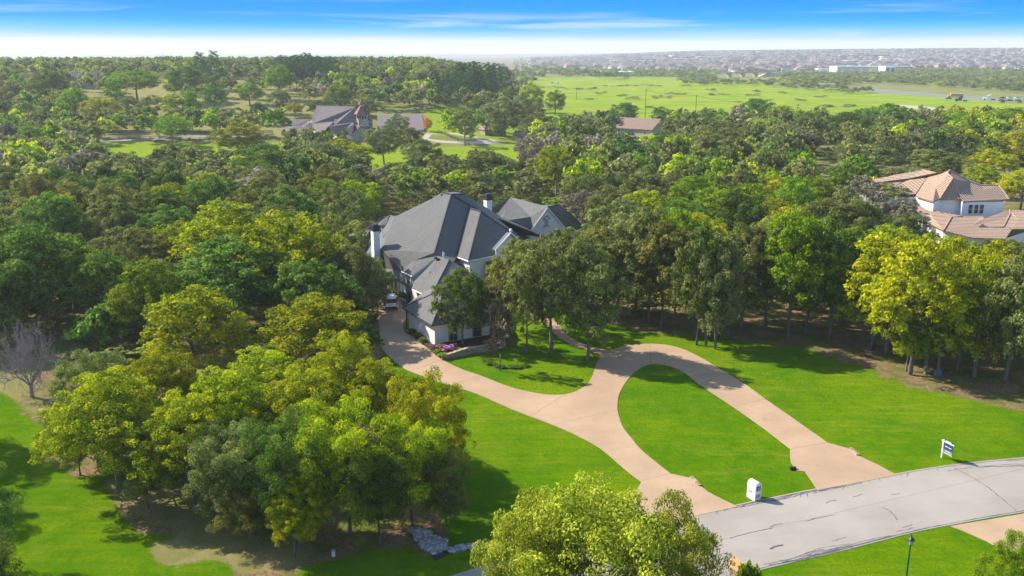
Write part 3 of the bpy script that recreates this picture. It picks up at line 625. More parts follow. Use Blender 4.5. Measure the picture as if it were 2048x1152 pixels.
hb = np.array(P(*Z6(1245, 95), 11.6)); roofpiece('upper_roof_back', [[tuple(hb), T6((1440, 210, 9.3))[0], T6((1545, 245, 8.6))[0], (hb[0]+14, hb[1]+9, 6.5), (hb[0]-2, hb[1]+9, 6.5)], T6((700, 145, 8.9), (560, 340, 6.5))+[(hb[0]-26, hb[1]+6, 6.5), tuple(T6((985, 98, 10.0))[0])],
          [T6((1715, 245, 8.6))[0], T6((1815, 378, 6.5))[0], (hb[0]+14, hb[1]+9, 6.5), T6((1545, 245, 8.6))[0]], [T6((985, 98, 10.0))[0], (hb[0]-26, hb[1]+6, 6.5), (hb[0]-2, hb[1]+9, 6.5), tuple(hb), T6((1120, 130, 10.4))[0]]], M['tile_front'], th)
tcut = T6((700, 145, 8.9))[0]
roofpiece('small_hip_roof', [[tcut, *T6((590, 175, 7.6), (330, 245, 6.3), (560, 340, 6.5))], [tcut, *T6((560, 340, 6.5), (835, 235, 6.5), (770, 175, 8.3))]], M['tile_side'], th)
for a in ([(1225, 150, 10.8), (1275, 180, 10.4), (1150, 374, 6.8)], [(1275, 180, 10.4), (1225, 130, 11.1), (1245, 97, 11.6)], [(1245, 97, 11.6), (1440, 210, 9.3), (1545, 245, 8.6), (1715, 245, 8.6), (1815, 378, 6.5)], [(735, 155, 8.6), (985, 98, 10.0), (1120, 130, 10.4)], [(1265, 545, 4.2), (1187, 675, 3.2)],
          [(1820, 478, 4.8), (1825, 520, 4.3), (1762, 640, 3.3)], [(1375, 400, 6.5), (1815, 378, 6.5)]): MB().tube([(p[0], p[1], p[2]+0.05) for p in T6(*a)], 0.16, 5).build('ridge_tile', M['tile_cap'], th)
roofpiece('lower_roof_side', [T6((850, 410, 5.2), (930, 385, 5.2), (1090, 480, 4.6), (1265, 545, 4.2), (1185, 675, 3.2), (1040, 600, 3.2)), T6((1575, 560, 4.1), (1820, 475, 4.8), (1825, 520, 4.3), (1762, 640, 3.3), (1640, 645, 3.2), (1560, 612, 3.5))], M['tile_side'], th)
roofpiece('lower_roof_front', [T6((1090, 480, 4.6), (1160, 500, 4.6), (1370, 535, 4.4), (1265, 545, 4.2)), T6((1265, 545, 4.2), (1560, 536, 4.2), (1575, 560, 4.1), (1560, 612, 3.5), (1520, 650, 3.2), (1470, 745, 2.4), (1420, 735, 2.5), (1187, 675, 3.2)), T6((1520, 650, 3.2), (1850, 650, 3.2), (1780, 755, 2.3), (1470, 745, 2.4)),
          T6((1820, 478, 4.8), (2100, 488, 4.8), (2100, 660, 3.2), (1850, 660, 3.2), (1762, 640, 3.3), (1825, 520, 4.3))], M['tile_front'], th)
b = MB()
def wq(b, pts, zt, zb):
    for (a, za), (c_, zc) in zip(list(zip(pts, zt))[:-1], list(zip(pts, zt))[1:]):
        p_ = P(*Z6(*a), za); q_ = P(*Z6(*c_), zc); b.poly([(p_[0], p_[1], zb), (q_[0], q_[1], zb), (q_[0], q_[1], zc-0.05), (p_[0], p_[1], za-0.05)])
wq(b, [(560, 352), (920, 352), (1092, 400), (1155, 380), (1350, 378), (1368, 406), (1748, 396), (1772, 388)], [6.4, 6.4, 6.4, 6.5, 6.5, 6.4, 6.4, 6.4], 0)
qa = P(*Z6(1772, 388), 6.4); b.poly([(qa[0], qa[1], 0), (hb[0]+13, hb[1]+8, 0), (hb[0]+13, hb[1]+8, 6.4), (qa[0], qa[1], 6.4)])
qb = P(*Z6(560, 352), 6.4); b.poly([(qb[0], qb[1], 0), (hb[0]-24, hb[1]+6, 0), (hb[0]-24, hb[1]+6, 6.4), (qb[0], qb[1], 6.4)])
b.poly([(hb[0]+13, hb[1]+8, 0), (hb[0]-24, hb[1]+6, 0), (hb[0]-24, hb[1]+6, 6.4), (hb[0]+13, hb[1]+8, 6.4)])
wq(b, [(860, 470), (1040, 590), (1185, 668), (1420, 728), (1470, 738), (1780, 748), (2100, 650)], [3.0, 3.0, 3.0, 2.4, 2.3, 2.2, 3.0], 0)
b.build('wall', M['stucco'], th)
w0 = np.array(P(*Z6(1368, 406), 6.4)); w1_ = np.array(P(*Z6(1748, 396), 6.4)); wd = (w1_-w0); wd /= np.linalg.norm(wd); wn = (wd[1], -wd[0])
for x in (1440, 1496, 1548):
    q = X3(*Z6(x, 472), w0, (wn[0], wn[1], 0)); q = q+np.array([wn[0], wn[1], 0])*0.03; window(th, tuple(q), 0.85, 1.75, wn, 'trim', 0, 2, 0.1)
MB().tube([P(*Z6(868, 130), 9.2), tuple(np.array(P(*Z6(868, 130), 9.2))+np.array([0, 0, 0.9]))], 0.35, 6).build('chimney_pot', M['roof_pink'], th)

# ---- brown roofed stone house at the back
Z5 = Q(530, 200, 5.535)
def T5(*pts): return [tuple(P(*Z5(x, y), z)) for x, y, z in pts]
tq = P(690, 292); bh = thing('brown_roofed_house', tuple(tq), 'stone house with steep brown roof, tall stone chimney and red topped turret, behind the wood', 'house')
roofpiece('main_roof', [T5((570, 60, 14), (1000, 72, 14), (1030, 245, 8.2), (770, 275, 7.4), (765, 232, 8.6), (505, 265, 7.6)), T5((505, 265, 7.6), (765, 232, 8.6), (770, 275, 7.4), (700, 290, 7.6), (600, 400, 3.9), (520, 270, 7.5)), T5((770, 275, 7.4), (965, 250, 8.1), (990, 262, 7.8), (960, 390, 3.9), (965, 430, 2.8), (830, 435, 2.8), (700, 290, 7.6)),
          T5((1000, 72, 14), (1100, 160, 11), (1190, 230, 6.5), (1130, 215, 7.5), (1030, 245, 8.2))], M['roof_brown'], bh)
roofpiece('left_wing_roof', [T5((80, 222, 7.5), (505, 210, 7.5), (480, 290, 5), (410, 345, 3.8), (290, 365, 3.6), (200, 290, 5)), T5((340, 338, 4.2), (470, 285, 5.6), (460, 320, 4.6), (410, 350, 4))], M['roof_brown'], bh)
roofpiece('gable_roof', [T5((960, 388, 4), (990, 262, 7.5), (1050, 285, 7.5), (1010, 345, 5)), T5((1050, 285, 7.5), (1150, 350, 5), (1190, 300, 6), (1110, 240, 7.5))], M['roof_brown'], bh)
q0 = P(570+0, 0, 1) if False else None
bk5 = np.array(P(*Z5(570, 60), 14)); roofpiece('back_roof', [[tuple(bk5), tuple(bk5+np.array([-2, 10, -8])), tuple(np.array(P(*Z5(1000, 72), 14))+np.array([3, 10, -8])), P(*Z5(1000, 72), 14)]], M['roof_brown'], bh)
roofpiece('barn_roof', [T5((1240, 165, 7.5), (1735, 158, 7.5), (1760, 330, 3.6), (1370, 335, 3.6), (1245, 330, 3.6)), [T5((1240, 165, 7.5))[0], T5((1735, 158, 7.5))[0], tuple(np.array(T5((1760, 330, 3.6))[0])+np.array([0, 16, 0])), tuple(np.array(T5((1245, 330, 3.6))[0])+np.array([0, 16, 0]))]], M['roof_brown'], bh)
b = MB()
def wall5(pts, zs, zb=0):
    for i in range(len(pts)-1):
        p_ = P(*Z5(*pts[i]), zs[i]); q_ = P(*Z5(*pts[i+1]), zs[i+1]); b.poly([(p_[0], p_[1], zb), (q_[0], q_[1], zb), (q_[0], q_[1], zs[i+1]), (p_[0], p_[1], zs[i])])
wall5([(180, 352), (215, 312), (275, 362), (410, 352), (415, 400), (478, 300), (540, 330), (605, 405), (600, 440), (698, 296), (828, 440), (960, 438), (965, 392), (1048, 290), (1148, 358), (1190, 300)], [4, 5, 3.7, 3.8, 3.0, 6.0, 5.6, 4.2, 3.4, 7, 3.5, 3.5, 4.0, 7.3, 4.8, 4.5])
wall5([(1245, 332), (1758, 332)], [3.6, 3.6]); p_ = P(*Z5(1758, 332), 3.6); r_ = P(*Z5(1735, 160), 7.4); b.poly([(p_[0], p_[1], 0), (p_[0], p_[1]+16, 0), (p_[0], p_[1]+16, 3.6), tuple(r_), (p_[0], p_[1], 3.6)])
wall5([(1030, 250), (1130, 220), (1190, 235)], [7.2, 6.8, 6.3], 2)
b.build('wall', M['stone_pale'], bh)
q = P(*Z5(498, 245), 9.5); c = MB().box((q[0], q[1], 4.6), (1.9, 1.4, 9.2), 0.3, 0.8).build('chimney', M['stone_pale'], bh); MB().box((q[0], q[1], 9.4), (1.7, 1.3, 0.4), 0.3).build('chimney_cap', M['vent_white'], c)
q = P(*Z5(1075, 150), 11.5); tw = MB().tube([(q[0], q[1], 4), (q[0], q[1], 11.4)], 2.3, 6).build('turret_wall', M['stone_pale'], bh)
b = MB(); b.tube([(q[0], q[1], 11.3), (q[0], q[1], 12.2), (q[0], q[1], 14.2)], [3.3, 2.6, 1.1], 6); b.tube([(q[0], q[1], 15.1), (q[0], q[1], 15.6), (q[0], q[1], 17.0)], [1.5, 1.0, 0.05], 6); b.build('turret_roof', M['copper'], bh)
MB().tube([(q[0], q[1], 14.2), (q[0], q[1], 15.2)], 0.85, 6).build('cupola', M['beige'], bh)
for k in range(4):
    a0 = -math.pi/2+(k-1.5)*0.5; MB().box((q[0]+2.25*math.cos(a0), q[1]+2.25*math.sin(a0), 10.2), (0.5, 0.3, 1.2), a0+math.pi/2).build('turret_window', M['glass'], bh)
for x, y, z, w, h in ((700, 350, 5.0, 0.9, 0.9), (245, 395, 2.0, 1.0, 1.6), (365, 385, 2.2, 1.0, 1.6), (860, 475, 1.6, 1.6, 1.6)):
    q = P(*Z5(x, y), z); window(bh, (q[0], q[1]-0.3, q[2]), w, h, (0, -1), 'taupe', 1, 2, 0.12)
for x in (1420, 1490): 
    q = P(*Z5(x, 365), 2.0); MB().box((q[0], q[1]-0.2, 1.6), (5.0, 0.2, 2.6)).build('barn_doorway', M['black'], bh)
b = MB(); q = P(*Z5(1715, 372), 1.5); b.box((q[0], q[1]-0.2, 1.4), (1.4, 0.2, 2.4)); b.build('barn_door', M['black'], bh)

# ---- small houses and sheds of the middle distance
def gable_house(name, x, y, L, Wd_, he, hr, rz, roofm, wallm, label, cat='house', hip=0.0, wins=2, group=None, q=None):
    q = P(x, y) if q is None else q; th_ = thing(name, tuple(q), label, cat, group); z0 = q[2]-0.3; ca, sa = math.cos(rz), math.sin(rz)
    def T(u, v, z): return (q[0]+u*ca-v*sa, q[1]+u*sa+v*ca, q[2]+z)
    b = MB(); l, w = L/2, Wd_/2; cs = [T(-l, -w, 0), T(l, -w, 0), T(l, w, 0), T(-l, w, 0)]
    for i in range(4): a, c_ = cs[i], cs[(i+1) % 4]; b.poly([(a[0], a[1], z0), (c_[0], c_[1], z0), (c_[0], c_[1], q[2]+he), (a[0], a[1], q[2]+he)])
    if not hip:
        b.poly([T(l, -w, he), T(l, w, he), T(l, 0, hr-0.05)]); b.poly([T(-l, w, he), T(-l, -w, he), T(-l, 0, hr-0.05)])
    b.build('wall', M[wallm], th_)
    o = 0.5; k = (hr-he)/w; e = he-o*k; a_, c_, d_, f_ = T(-l-o, -w-o, e), T(l+o, -w-o, e), T(l+o, w+o, e), T(-l-o, w+o, e); r0, r1 = T(-l-o+hip*w, 0, hr), T(l+o-hip*w, 0, hr)
    F = [[a_, c_, r1, r0], [d_, f_, r0, r1]]
    if hip: F += [[c_, d_, r1], [f_, a_, r0]]
    roofpiece('roof', F, M[roofm], th_)
    for i in range(wins):
        u = -l+L*(i+0.5)/wins; c0 = T(u, -w, he*0.52); window(th_, c0, 1.1, 1.3, (sa, -ca), 'trim', 1, 2, 0.1)
    return th_, T
gable_house('russet_roofed_house', 1280, 272, 19, 14, 3.8, 7.6, R(-38), 'roof_pink', 'beige', 'low beige house with shallow russet roof beside the green meadow and its pole', hip=0, wins=3)
gable_house('garden_shed', 1048, 281, 7, 4.5, 2.4, 4.0, R(-25), 'roof_pink', 'beige', 'small cream shed with dark framed door under the oaks', 'shed', wins=1)
gable_house('stone_cottage', 985, 270, 9, 7, 3.0, 6.8, R(20), 'roof_pink', 'stone_tan', 'small pink roofed stone cottage half hidden by the oak trees beside the paddock', 'cottage', hip=0.8, wins=1)
gable_house('grey_farmhouse', 168, 176, 16, 10, 5.0, 9.0, R(8), 'roof_grey', 'greywall', 'grey two storey farmhouse among the trees far at upper left', 'house', wins=3)

# ---- fences
def fence(name, pts, label, step=14, h=1.3, m_='wood_dark', rails=3):
    q = [np.array(P(x, y)) for x, y in pts]; t_ = thing(name, tuple(q[0]), label, 'fence'); b = MB(); posts = []
    for a, c_ in zip(q[:-1], q[1:]):
        n = max(1, int(np.linalg.norm(c_-a)/step*4)); 
        for i in range(n): posts.append(a+(c_-a)*i/n)
        for k in range(rails):
            z = h*(0.3+0.62*k/(rails-1)); d_ = c_-a; m0 = (a+c_)/2; b.add([], [])
            L = np.linalg.norm(d_[:2]); s_ = MB(); an = math.atan2(d_[1], d_[0])
            nn_ = np.array([-math.sin(an), math.cos(an), 0])*0.03
            lo, hi = z-0.09, z+0.09
            vs = [tuple(a+nn_*sg+np.array([0, 0, zz])) for sg in (-1, 1) for zz in (lo, hi)]+[tuple(c_+nn_*sg+np.array([0, 0, zz])) for sg in (-1, 1) for zz in (lo, hi)]
            b.add(vs, [(0, 4, 5, 1), (2, 3, 7, 6), (1, 5, 7, 3), (0, 2, 6, 4)])
    b.build('rails', M[m_], t_); posts.append(q[-1])
    if len(posts) > 95: posts = posts[::2]
    for p_ in posts: MB().box((p_[0], p_[1], p_[2]+h/2), (0.16, 0.16, h)).build('post', M[m_], t_)
    return t_
fence('paddock_fence', [(90, 300), (170, 284), (260, 279), (400, 280), (480, 281), (560, 282)], 'dark three rail fence along the near side of the pale lane at left')
fence('paddock_fence', [(150, 268), (260, 267), (400, 266), (545, 267)], 'dark three rail fence along the far side of the pale lane at left')
fence('paddock_fence', [(876, 266), (890, 270), (905, 277), (916, 281)], 'short rail fence at the end of the pale yard beside the barn', 8)
fence('paddock_fence', [(930, 228), (960, 229), (1010, 229)], 'dark rail fence nearer to the barn yard, beyond the oak', 10)
fence('paddock_fence', [(935, 217), (965, 218), (1012, 218)], 'dark rail fence farther off, beside the pale gravel path', 10)
fence('paddock_fence', [(945, 262), (962, 260), (990, 256)], 'short dark rail fence beside the pink roofed cottage', 8)

# ------------------------------------------------------------------ trees
def leafmat(name, dark, mid, light, trans=0.45, hv=0.06):
    m, t = mat(name); lv = attr(t, 'lv'); cv = attr(t, 'cv')
    orand = t.n('ShaderNodeObjectInfo').outputs['Random']
    f = t.math('ADD', t.math('MULTIPLY', lv, 0.5), t.math('MULTIPLY', cv, 0.5))
    G_ = 2.1; c = t.ramp(f, [(0.2, tuple(v*G_ for v in dark)), (0.5, tuple(v*G_ for v in mid)), (0.8, tuple(v*G_ for v in light))])
    hs = t.n('ShaderNodeHueSaturation', ins={'Hue': t.math('ADD', 0.490, t.math('MULTIPLY', orand, hv*0.55)), 'Value': t.math('ADD', 0.80, t.math('MULTIPLY', orand, 0.4)), 'Color': c}).outputs[0]
    a = t.n('ShaderNodeBsdfPrincipled', ins={'Base Color': hs, 'Roughness': 0.7, 'Specular IOR Level': 0.08})
    tr = t.n('ShaderNodeBsdfTranslucent', ins={'Color': hs})
    mx = t.n('ShaderNodeMixShader', ins={0: trans, 1: a.outputs[0], 2: tr.outputs[0]})
    t.nt.links.new(mx.outputs[0], t.n('ShaderNodeOutputMaterial').inputs[0]); return m
def c3(r, g, b, k=1.0): return (r*k, g*k, b*k)
LM = {  # dark, mid, light leaf colours of each kind
 'O': leafmat('oak_leaves', (0.0418, 0.0534, 0.012), (0.0886, 0.101, 0.0223), (0.1698, 0.1718, 0.0446)),
 'G': leafmat('green_leaves', (0.028, 0.0528, 0.007), (0.063, 0.1034, 0.0106), (0.1341, 0.176, 0.0194)),
 'Y': leafmat('yellow_green_leaves', (0.0551, 0.07918399999999999, 0.0019), (0.152, 0.181496, 0.0029), (0.2945, 0.284004, 0.0038)),
 'Q': leafmat('golden_leaves', (0.0679, 0.0825, 0.0019), (0.1892, 0.2037, 0.0029), (0.3395, 0.3104, 0.0039), hv=0.03),
 'B': leafmat('bright_green_leaves', (0.038, 0.0741, 0.0023), (0.0997, 0.1568, 0.0038), (0.2042, 0.2375, 0.0061)),
 'K': leafmat('olive_brown_leaves', (0.0572, 0.0624, 0.0104), (0.1196, 0.1248, 0.0195), (0.208, 0.195, 0.0364)),
 'R': leafmat('grey_brown_leaves', (0.069, 0.0598, 0.0391), (0.1265, 0.1092, 0.0713), (0.2012, 0.1725, 0.115), 0.2, 0.03),
 'S': leafmat('sage_leaves', (0.0532, 0.0633, 0.0157), (0.0984, 0.1092, 0.028), (0.1736, 0.1747, 0.0524), 0.3),
 'P': leafmat('pine_needles', (0.0164, 0.0421, 0.0103), (0.0351, 0.0796, 0.0187), (0.0702, 0.117, 0.0262), 0.2),
 'W': leafmat('willow_leaves', (0.090, 0.095, 0.008), (0.175, 0.170, 0.014), (0.280, 0.250, 0.022)),
 'A': leafmat('orange_leaves', (0.200, 0.090, 0.006), (0.340, 0.170, 0.010), (0.450, 0.260, 0.020), hv=0.02),
 'M': leafmat('plum_leaves', (0.020, 0.020, 0.014), (0.045, 0.042, 0.026), (0.085, 0.075, 0.045), 0.2, 0.02),
}
LM['F'] = leafmat('broad_leaves', (0.055, 0.078, 0.004), (0.140, 0.170, 0.008), (0.290, 0.305, 0.035), hv=0.02)
m, t = mat('bark'); n = t.noise(t.scale(t.pos(), (3, 3, 0.8)), 3, 4, 0.7)
fin(t, t.ramp(n, [(0.3, (0.085, 0.070, 0.058)), (0.7, (0.22, 0.19, 0.165))]), 0.95, n, 0.8, 0.05); M['bark'] = m
M['twig'] = simple('pale_twig', (0.30, 0.25, 0.26), 0.95, 0.2, 2)

def leaves(cen, nrm, size, rng, asp=0.62):
    """one rhombic spray of leaves at every point, facing nrm"""
    n = len(cen); a = rng.normal(size=(n, 3)); u = np.cross(nrm, a); u /= np.linalg.norm(u, axis=1, keepdims=True)+1e-9
    v = np.cross(nrm, u); v /= np.linalg.norm(v, axis=1, keepdims=True)+1e-9
    s_ = (size*rng.uniform(0.6, 1.25, n))[:, None]; k = nrm*s_*0.25
    return np.stack([cen-u*s_-k, cen-v*s_*asp, cen+u*s_-k, cen+v*s_*asp], 1).reshape(-1, 3)
def crown_cloud(rng, lobes, nleaf, size, up=0.25, fill=0.35, puff=14, pf=0.36):
    """leaves spread through a cloud of lobes; each lobe itself is a cluster of small puffs"""
    C_, R_ = [], []; CV = []
    for (c, r, sq) in lobes:
        for _ in range(puff):
            d_ = rng.normal(size=3); d_ /= np.linalg.norm(d_)
            if d_[2] < -0.5: d_[2] *= -1
            C_.append(np.array(c)+d_*r*np.array([1, 1, sq])*rng.uniform(0.60, 1.10)); R_.append(r*pf*rng.uniform(0.7, 1.3)); CV.append(rng.uniform(0, 1))
    C_ = np.array(C_); R_ = np.array(R_); CV = np.array(CV); w = R_**2; w /= w.sum()
    idx = rng.choice(len(C_), nleaf, p=w); d_ = rng.normal(size=(nleaf, 3)); d_ /= np.linalg.norm(d_, axis=1, keepdims=True)
    flip = (d_[:, 2] < -0.2) & (rng.random(nleaf) < 0.6); d_[flip, 2] *= -1
    rad = np.where(rng.random(nleaf) < fill, rng.uniform(0.3, 0.9, nleaf), rng.uniform(0.85, 1.12, nleaf))
    pos_ = C_[idx]+d_*(R_[idx]*rad)[:, None]*np.array([1, 1, 0.8])
    nr_ = d_+rng.normal(size=(nleaf, 3))*0.5+np.array([0, 0, up]); nr_ /= np.linalg.norm(nr_, axis=1, keepdims=True)
    return leaves(pos_, nr_, size, rng), rng.uniform(0, 1, nleaf), CV[idx]
def limbs(rng, hgt_, tops, r0, fork=0.35, lean=(0, 0), sides=6, stems=1, bend=0.12):
    b = MB(); 
    for s_ in range(stems):
        a0 = rng.uniform(0, 6.28); off = (0.0, 0.0) if stems == 1 else (0.3*math.cos(a0), 0.3*math.sin(a0))
        top = np.array([lean[0]+(0 if stems == 1 else 1.3*math.cos(a0)), lean[1]+(0 if stems == 1 else 1.3*math.sin(a0)), hgt_*0.72])
        base = np.array([off[0], off[1], -0.3]); mid1 = base+(top-base)*0.35+rng.normal(size=3)*bend; mid2 = base+(top-base)*0.7+rng.normal(size=3)*bend*2
        b.tube([base, base+np.array([0, 0, 0.5]), mid1, mid2, top], [r0*1.5, r0*1.05, r0*0.8, r0*0.5, r0*0.15], sides)
    for c in tops:
        c = np.array(c); k = rng.uniform(fork*0.8, fork*1.3); st_ = np.array([lean[0]*k, lean[1]*k, hgt_*k]); m_ = st_+(c-st_)*0.5+np.array([0, 0, -0.06*hgt_])*rng.uniform(0, 1)+rng.normal(size=3)*0.25
        b.tube([st_, m_, st_+(c-st_)*0.95], [r0*0.42, r0*0.26, r0*0.06], 5, False)
    return b
PROTO = {}
def proto(kind, seed, nleaf, size, hgt_=11.0, wid=10.0, form='round'):
    """crown and trunk meshes of one form of tree, true to life in metres"""
    rng = np.random.default_rng(seed); L = []
    if form in ('round', 'spread', 'loose'):
        nl = {'round': 26, 'spread': 24, 'loose': 17}[form]; zlo = {'round': 0.26, 'spread': 0.36, 'loose': 0.34}[form]
        for i in range(nl):
            a = i*2.399+rng.uniform(-0.4, 0.4); q = (i+0.5)/nl
            zf = zlo+(1-zlo)*q*0.86; env = math.sin(math.pi*min(1, 0.20+0.72*((zf-zlo)/(1-zlo))))**0.7
            rr_ = wid/2*env*rng.uniform(0.42, 0.98); lr = wid*rng.uniform(0.10, 0.18)
            L.append(((rr_*math.cos(a), rr_*math.sin(a), hgt_*zf*0.93), lr, 0.78))
        if form != 'loose': L.append(((0, 0, hgt_*0.66), wid*0.25, 0.8))
        L.append(((rng.uniform(-1, 1), rng.uniform(-1, 1), hgt_*0.87), wid*0.17, 0.8))
    elif form == 'plume':
        for i in range(24):
            a = i*2.399; q = (i+0.5)/24; rr_ = wid/2*0.85*math.sqrt(q)*rng.uniform(0.8, 1.05); zf = hgt_*(0.90-0.38*q)*rng.uniform(0.92, 1.06)
            L.append(((rr_*math.cos(a), rr_*math.sin(a), zf), wid*rng.uniform(0.11, 0.15), 1.5))
        for i in range(9):
            a = i*2.1; L.append(((wid*0.28*math.cos(a), wid*0.28*math.sin(a), hgt_*rng.uniform(0.4, 0.62)), wid*0.16, 0.9))
    elif form == 'column':
        for i in range(20):
            q = (i+0.5)/20; a = i*2.399; w_ = wid/2*math.sin(math.pi*min(1, 0.12+0.83*q))**0.6*0.55
            L.append(((w_*math.cos(a), w_*math.sin(a), hgt_*(0.16+0.80*q)), wid*0.24, 1.5))
    elif form == 'pine':
        for i in range(34):
            q = (i+0.5)/34; a = i*2.399; w_ = wid/2*(1.0-0.72*q)*rng.uniform(0.55, 1.05)
            L.append(((w_*math.cos(a), w_*math.sin(a), hgt_*(0.26+0.70*q)), wid*0.13*(1.15-0.5*q), 0.5))
    elif form == 'willow':
        for i in range(20):
            a = i*2.399; q = (i+0.5)/20; rr_ = wid/2*0.8*math.sqrt(q); L.append(((rr_*math.cos(a), rr_*math.sin(a), hgt_*(0.85-0.45*q*q)), wid*0.14, 1.4))
    elif form == 'bush':
        for i in range(9):
            a = i*2.399; q = (i+0.5)/9; rr_ = wid/2*0.7*math.sqrt(q); L.append(((rr_*math.cos(a), rr_*math.sin(a), hgt_*(0.62-0.3*q)), wid*0.22, 0.8))
    V_, lv, cv = crown_cloud(rng, L, nleaf, size, fill=0.30 if form not in ('plume', 'willow') else 0.2, pf={'pine': 0.42, 'plume': 0.33, 'loose': 0.32}.get(form, 0.36), up={'plume': 0.1, 'pine': 0.6}.get(form, 0.3))
    if form != 'bush': V_[:, 2] = np.maximum(V_[:, 2], 0.6)
    else: V_[:, 2] = np.maximum(V_[:, 2], 0.02)
    k = np.percentile(V_[:, 2], 99.7)/hgt_; V_[:, 2] /= k
    kw = np.percentile(np.hypot(V_[:, 0], V_[:, 1]), 97)/(wid/2); V_[:, :2] /= kw
    cm = npmesh('crown', V_, 4, LM['O'], {'lv': lv, 'cv': cv})
    tb = limbs(rng, hgt_, [tuple(np.array(c)/np.array([kw, kw, k])*np.array([0.9, 0.9, 0.95])) for c, r, s_ in L[::2 if form != 'pine' else 4]], {'bush': 0.05, 'pine': 0.22, 'column': 0.15}.get(form, 0.24), {'column': 0.2, 'bush': 0.1, 'willow': 0.3}.get(form, 0.36))
    if form == 'bush': tb = MB().tube([(0, 0, -0.1), (0, 0, hgt_*0.4)], 0.05, 5)
    me_ = bpy.data.meshes.new('trunk'); me_.from_pydata([tuple(v) for v in tb.v], [], tb.f); me_.materials.append(M['bark']); me_.update()
    me_.polygons.foreach_set('use_smooth', [True]*len(me_.polygons))
    return cm, me_, hgt_, wid
N1 = 17000; LS = 0.155
PROTO['round'] = [proto('O', 11+i, N1, LS, form='round') for i in range(4)]
PROTO['loose'] = [proto('O', 31+i, 9500, LS, form='loose') for i in range(3)]
PROTO['spread'] = [proto('O', 41+i, N1, LS, form='spread') for i in range(2)]
PROTO['plume'] = [proto('Y', 51+i, 17000, LS*0.95, form='plume') for i in range(3)]
PROTO['column'] = [proto('B', 61, 8000, LS, 14, 5, 'column')]
PROTO['pine'] = [proto('P', 71+i, 11000, LS*1.05, 17, 9, 'pine') for i in range(2)]
PROTO['willow'] = [proto('W', 81, 12000, LS, 10, 11, 'willow')]
PROTO['bush'] = [proto('G', 91+i, 1300, 0.11, 1.6, 2.0, 'bush') for i in range(2)]
PROTO['big'] = [proto('Y', 101, 46000, 0.108, 12, 12, 'round'), proto('Y', 103, 48000, 0.105, 12, 12, 'plume')]
PROTO['front'] = [proto('F', 111, 42000, 0.098, 12, 12, 'round'), proto('F', 113, 42000, 0.098, 12, 12, 'spread')]
def bare_proto(seed, hgt_, wid):
    rng = np.random.default_rng(seed); b = MB(); tips = []
    def grow(p, d_, ln, r, lev):
        q = p+d_*ln*0.5+rng.normal(size=3)*ln*0.06; e = q+(d_+rng.normal(size=3)*0.18)*ln*0.5
        b.tube([p, q, e], [r, r*0.8, r*0.6], 4 if lev > 1 else 6, False)
        if lev >= 5: return
        for _ in range(4):
            nd = d_+rng.normal(size=3)*0.62+np.array([0, 0, 0.10]); nd /= np.linalg.norm(nd)
            grow(e if _ else q, nd, ln*rng.uniform(0.62, 0.82), r*0.55, lev+1)
    for k in range(7):
        a = k*0.95; d_ = np.array([math.cos(a)*0.9, math.sin(a)*0.9, 0.55]); grow(np.array([0, 0, 0.6]), d_/np.linalg.norm(d_), hgt_*0.25, 0.08, 1)
    b.tube([(0, 0, -0.3), (0, 0, 0.8)], [0.25, 0.18], 7)
    me_ = bpy.data.meshes.new('branches'); vs = np.array(b.v); vs[:, 2] *= hgt_/np.percentile(vs[:, 2], 98); kk = (wid/2)/np.percentile(np.hypot(vs[:, 0], vs[:, 1]), 97); vs[:, :2] *= kk
    me_.from_pydata([tuple(v) for v in vs], [], b.f); me_.materials.append(M['twig']); me_.update(); return me_
BARE = [bare_proto(5, 6.0, 8.0), bare_proto(6, 7.0, 7.0)]
KINDS = {  # code: (forms, snake name, adjective phrase, plural phrase)
 'O': (('round', 'loose', 'round', 'spread'), 'oak_tree', 'olive green oak', 'olive green oaks'),
 'G': (('round', 'spread'), 'broadleaf_tree', 'deep green tree', 'deep green trees'),
 'Y': (('plume', 'round'), 'elm_tree', 'yellow green elm', 'yellow green elms'),
 'Q': (('plume', 'round'), 'elm_tree', 'golden elm', 'golden elms'),
 'B': (('round', 'plume'), 'broadleaf_tree', 'bright green tree', 'bright green trees'),
 'K': (('round', 'loose'), 'oak_tree', 'brownish olive oak', 'brownish olive oaks'),
 'R': (('loose',), 'thinning_tree', 'thin brown tree', 'thin brown trees'),
 'S': (('round', 'loose'), 'oak_tree', 'pale sage oak', 'pale sage oaks'),
 'P': (('pine',), 'pine_tree', 'dark green pine', 'dark green pines'),
 'W': (('willow',), 'willow_tree', 'mustard yellow willow', 'mustard yellow willows'),
 'C': (('column',), 'poplar_tree', 'narrow green poplar', 'narrow green poplars'),
 'D': (('column',), 'poplar_tree', 'narrow golden poplar', 'narrow golden poplars'),
 'A': (('round',), 'maple_tree', 'small orange autumn tree', 'small orange autumn trees'),
 'M': (('loose',), 'plum_tree', 'dark purple brown plum tree', 'dark purple brown plum trees'),
}
KM = {'C': 'B', 'D': 'W'}
TR = []     # every single tree: dict(pos, h, w, kind, form, label)
rng = random.Random(12)
def T(x, yt, w, kind, yb=None, h=None, form=None, label=None, squash=1.0):
    """a tree whose crown top and width are as in the photo; base given by its row yb, or by its height h"""
    if yb is not None: q = P(x, yb); hh = hgt(x, yb, yt)
    else: hh = h; q = P(x, yt, h); tz = float(ter(q[0], q[1])); q = P(x, yt, h+tz); q[2] = tz
    dep = float(np.dot(np.array(q)-CAM, FW)); ww = w*dep/FPX
    TR.append(dict(p=np.array(q), h=hh, w=ww, k=kind, f=form, label=label, dep=dep, x=x)); return TR[-1]
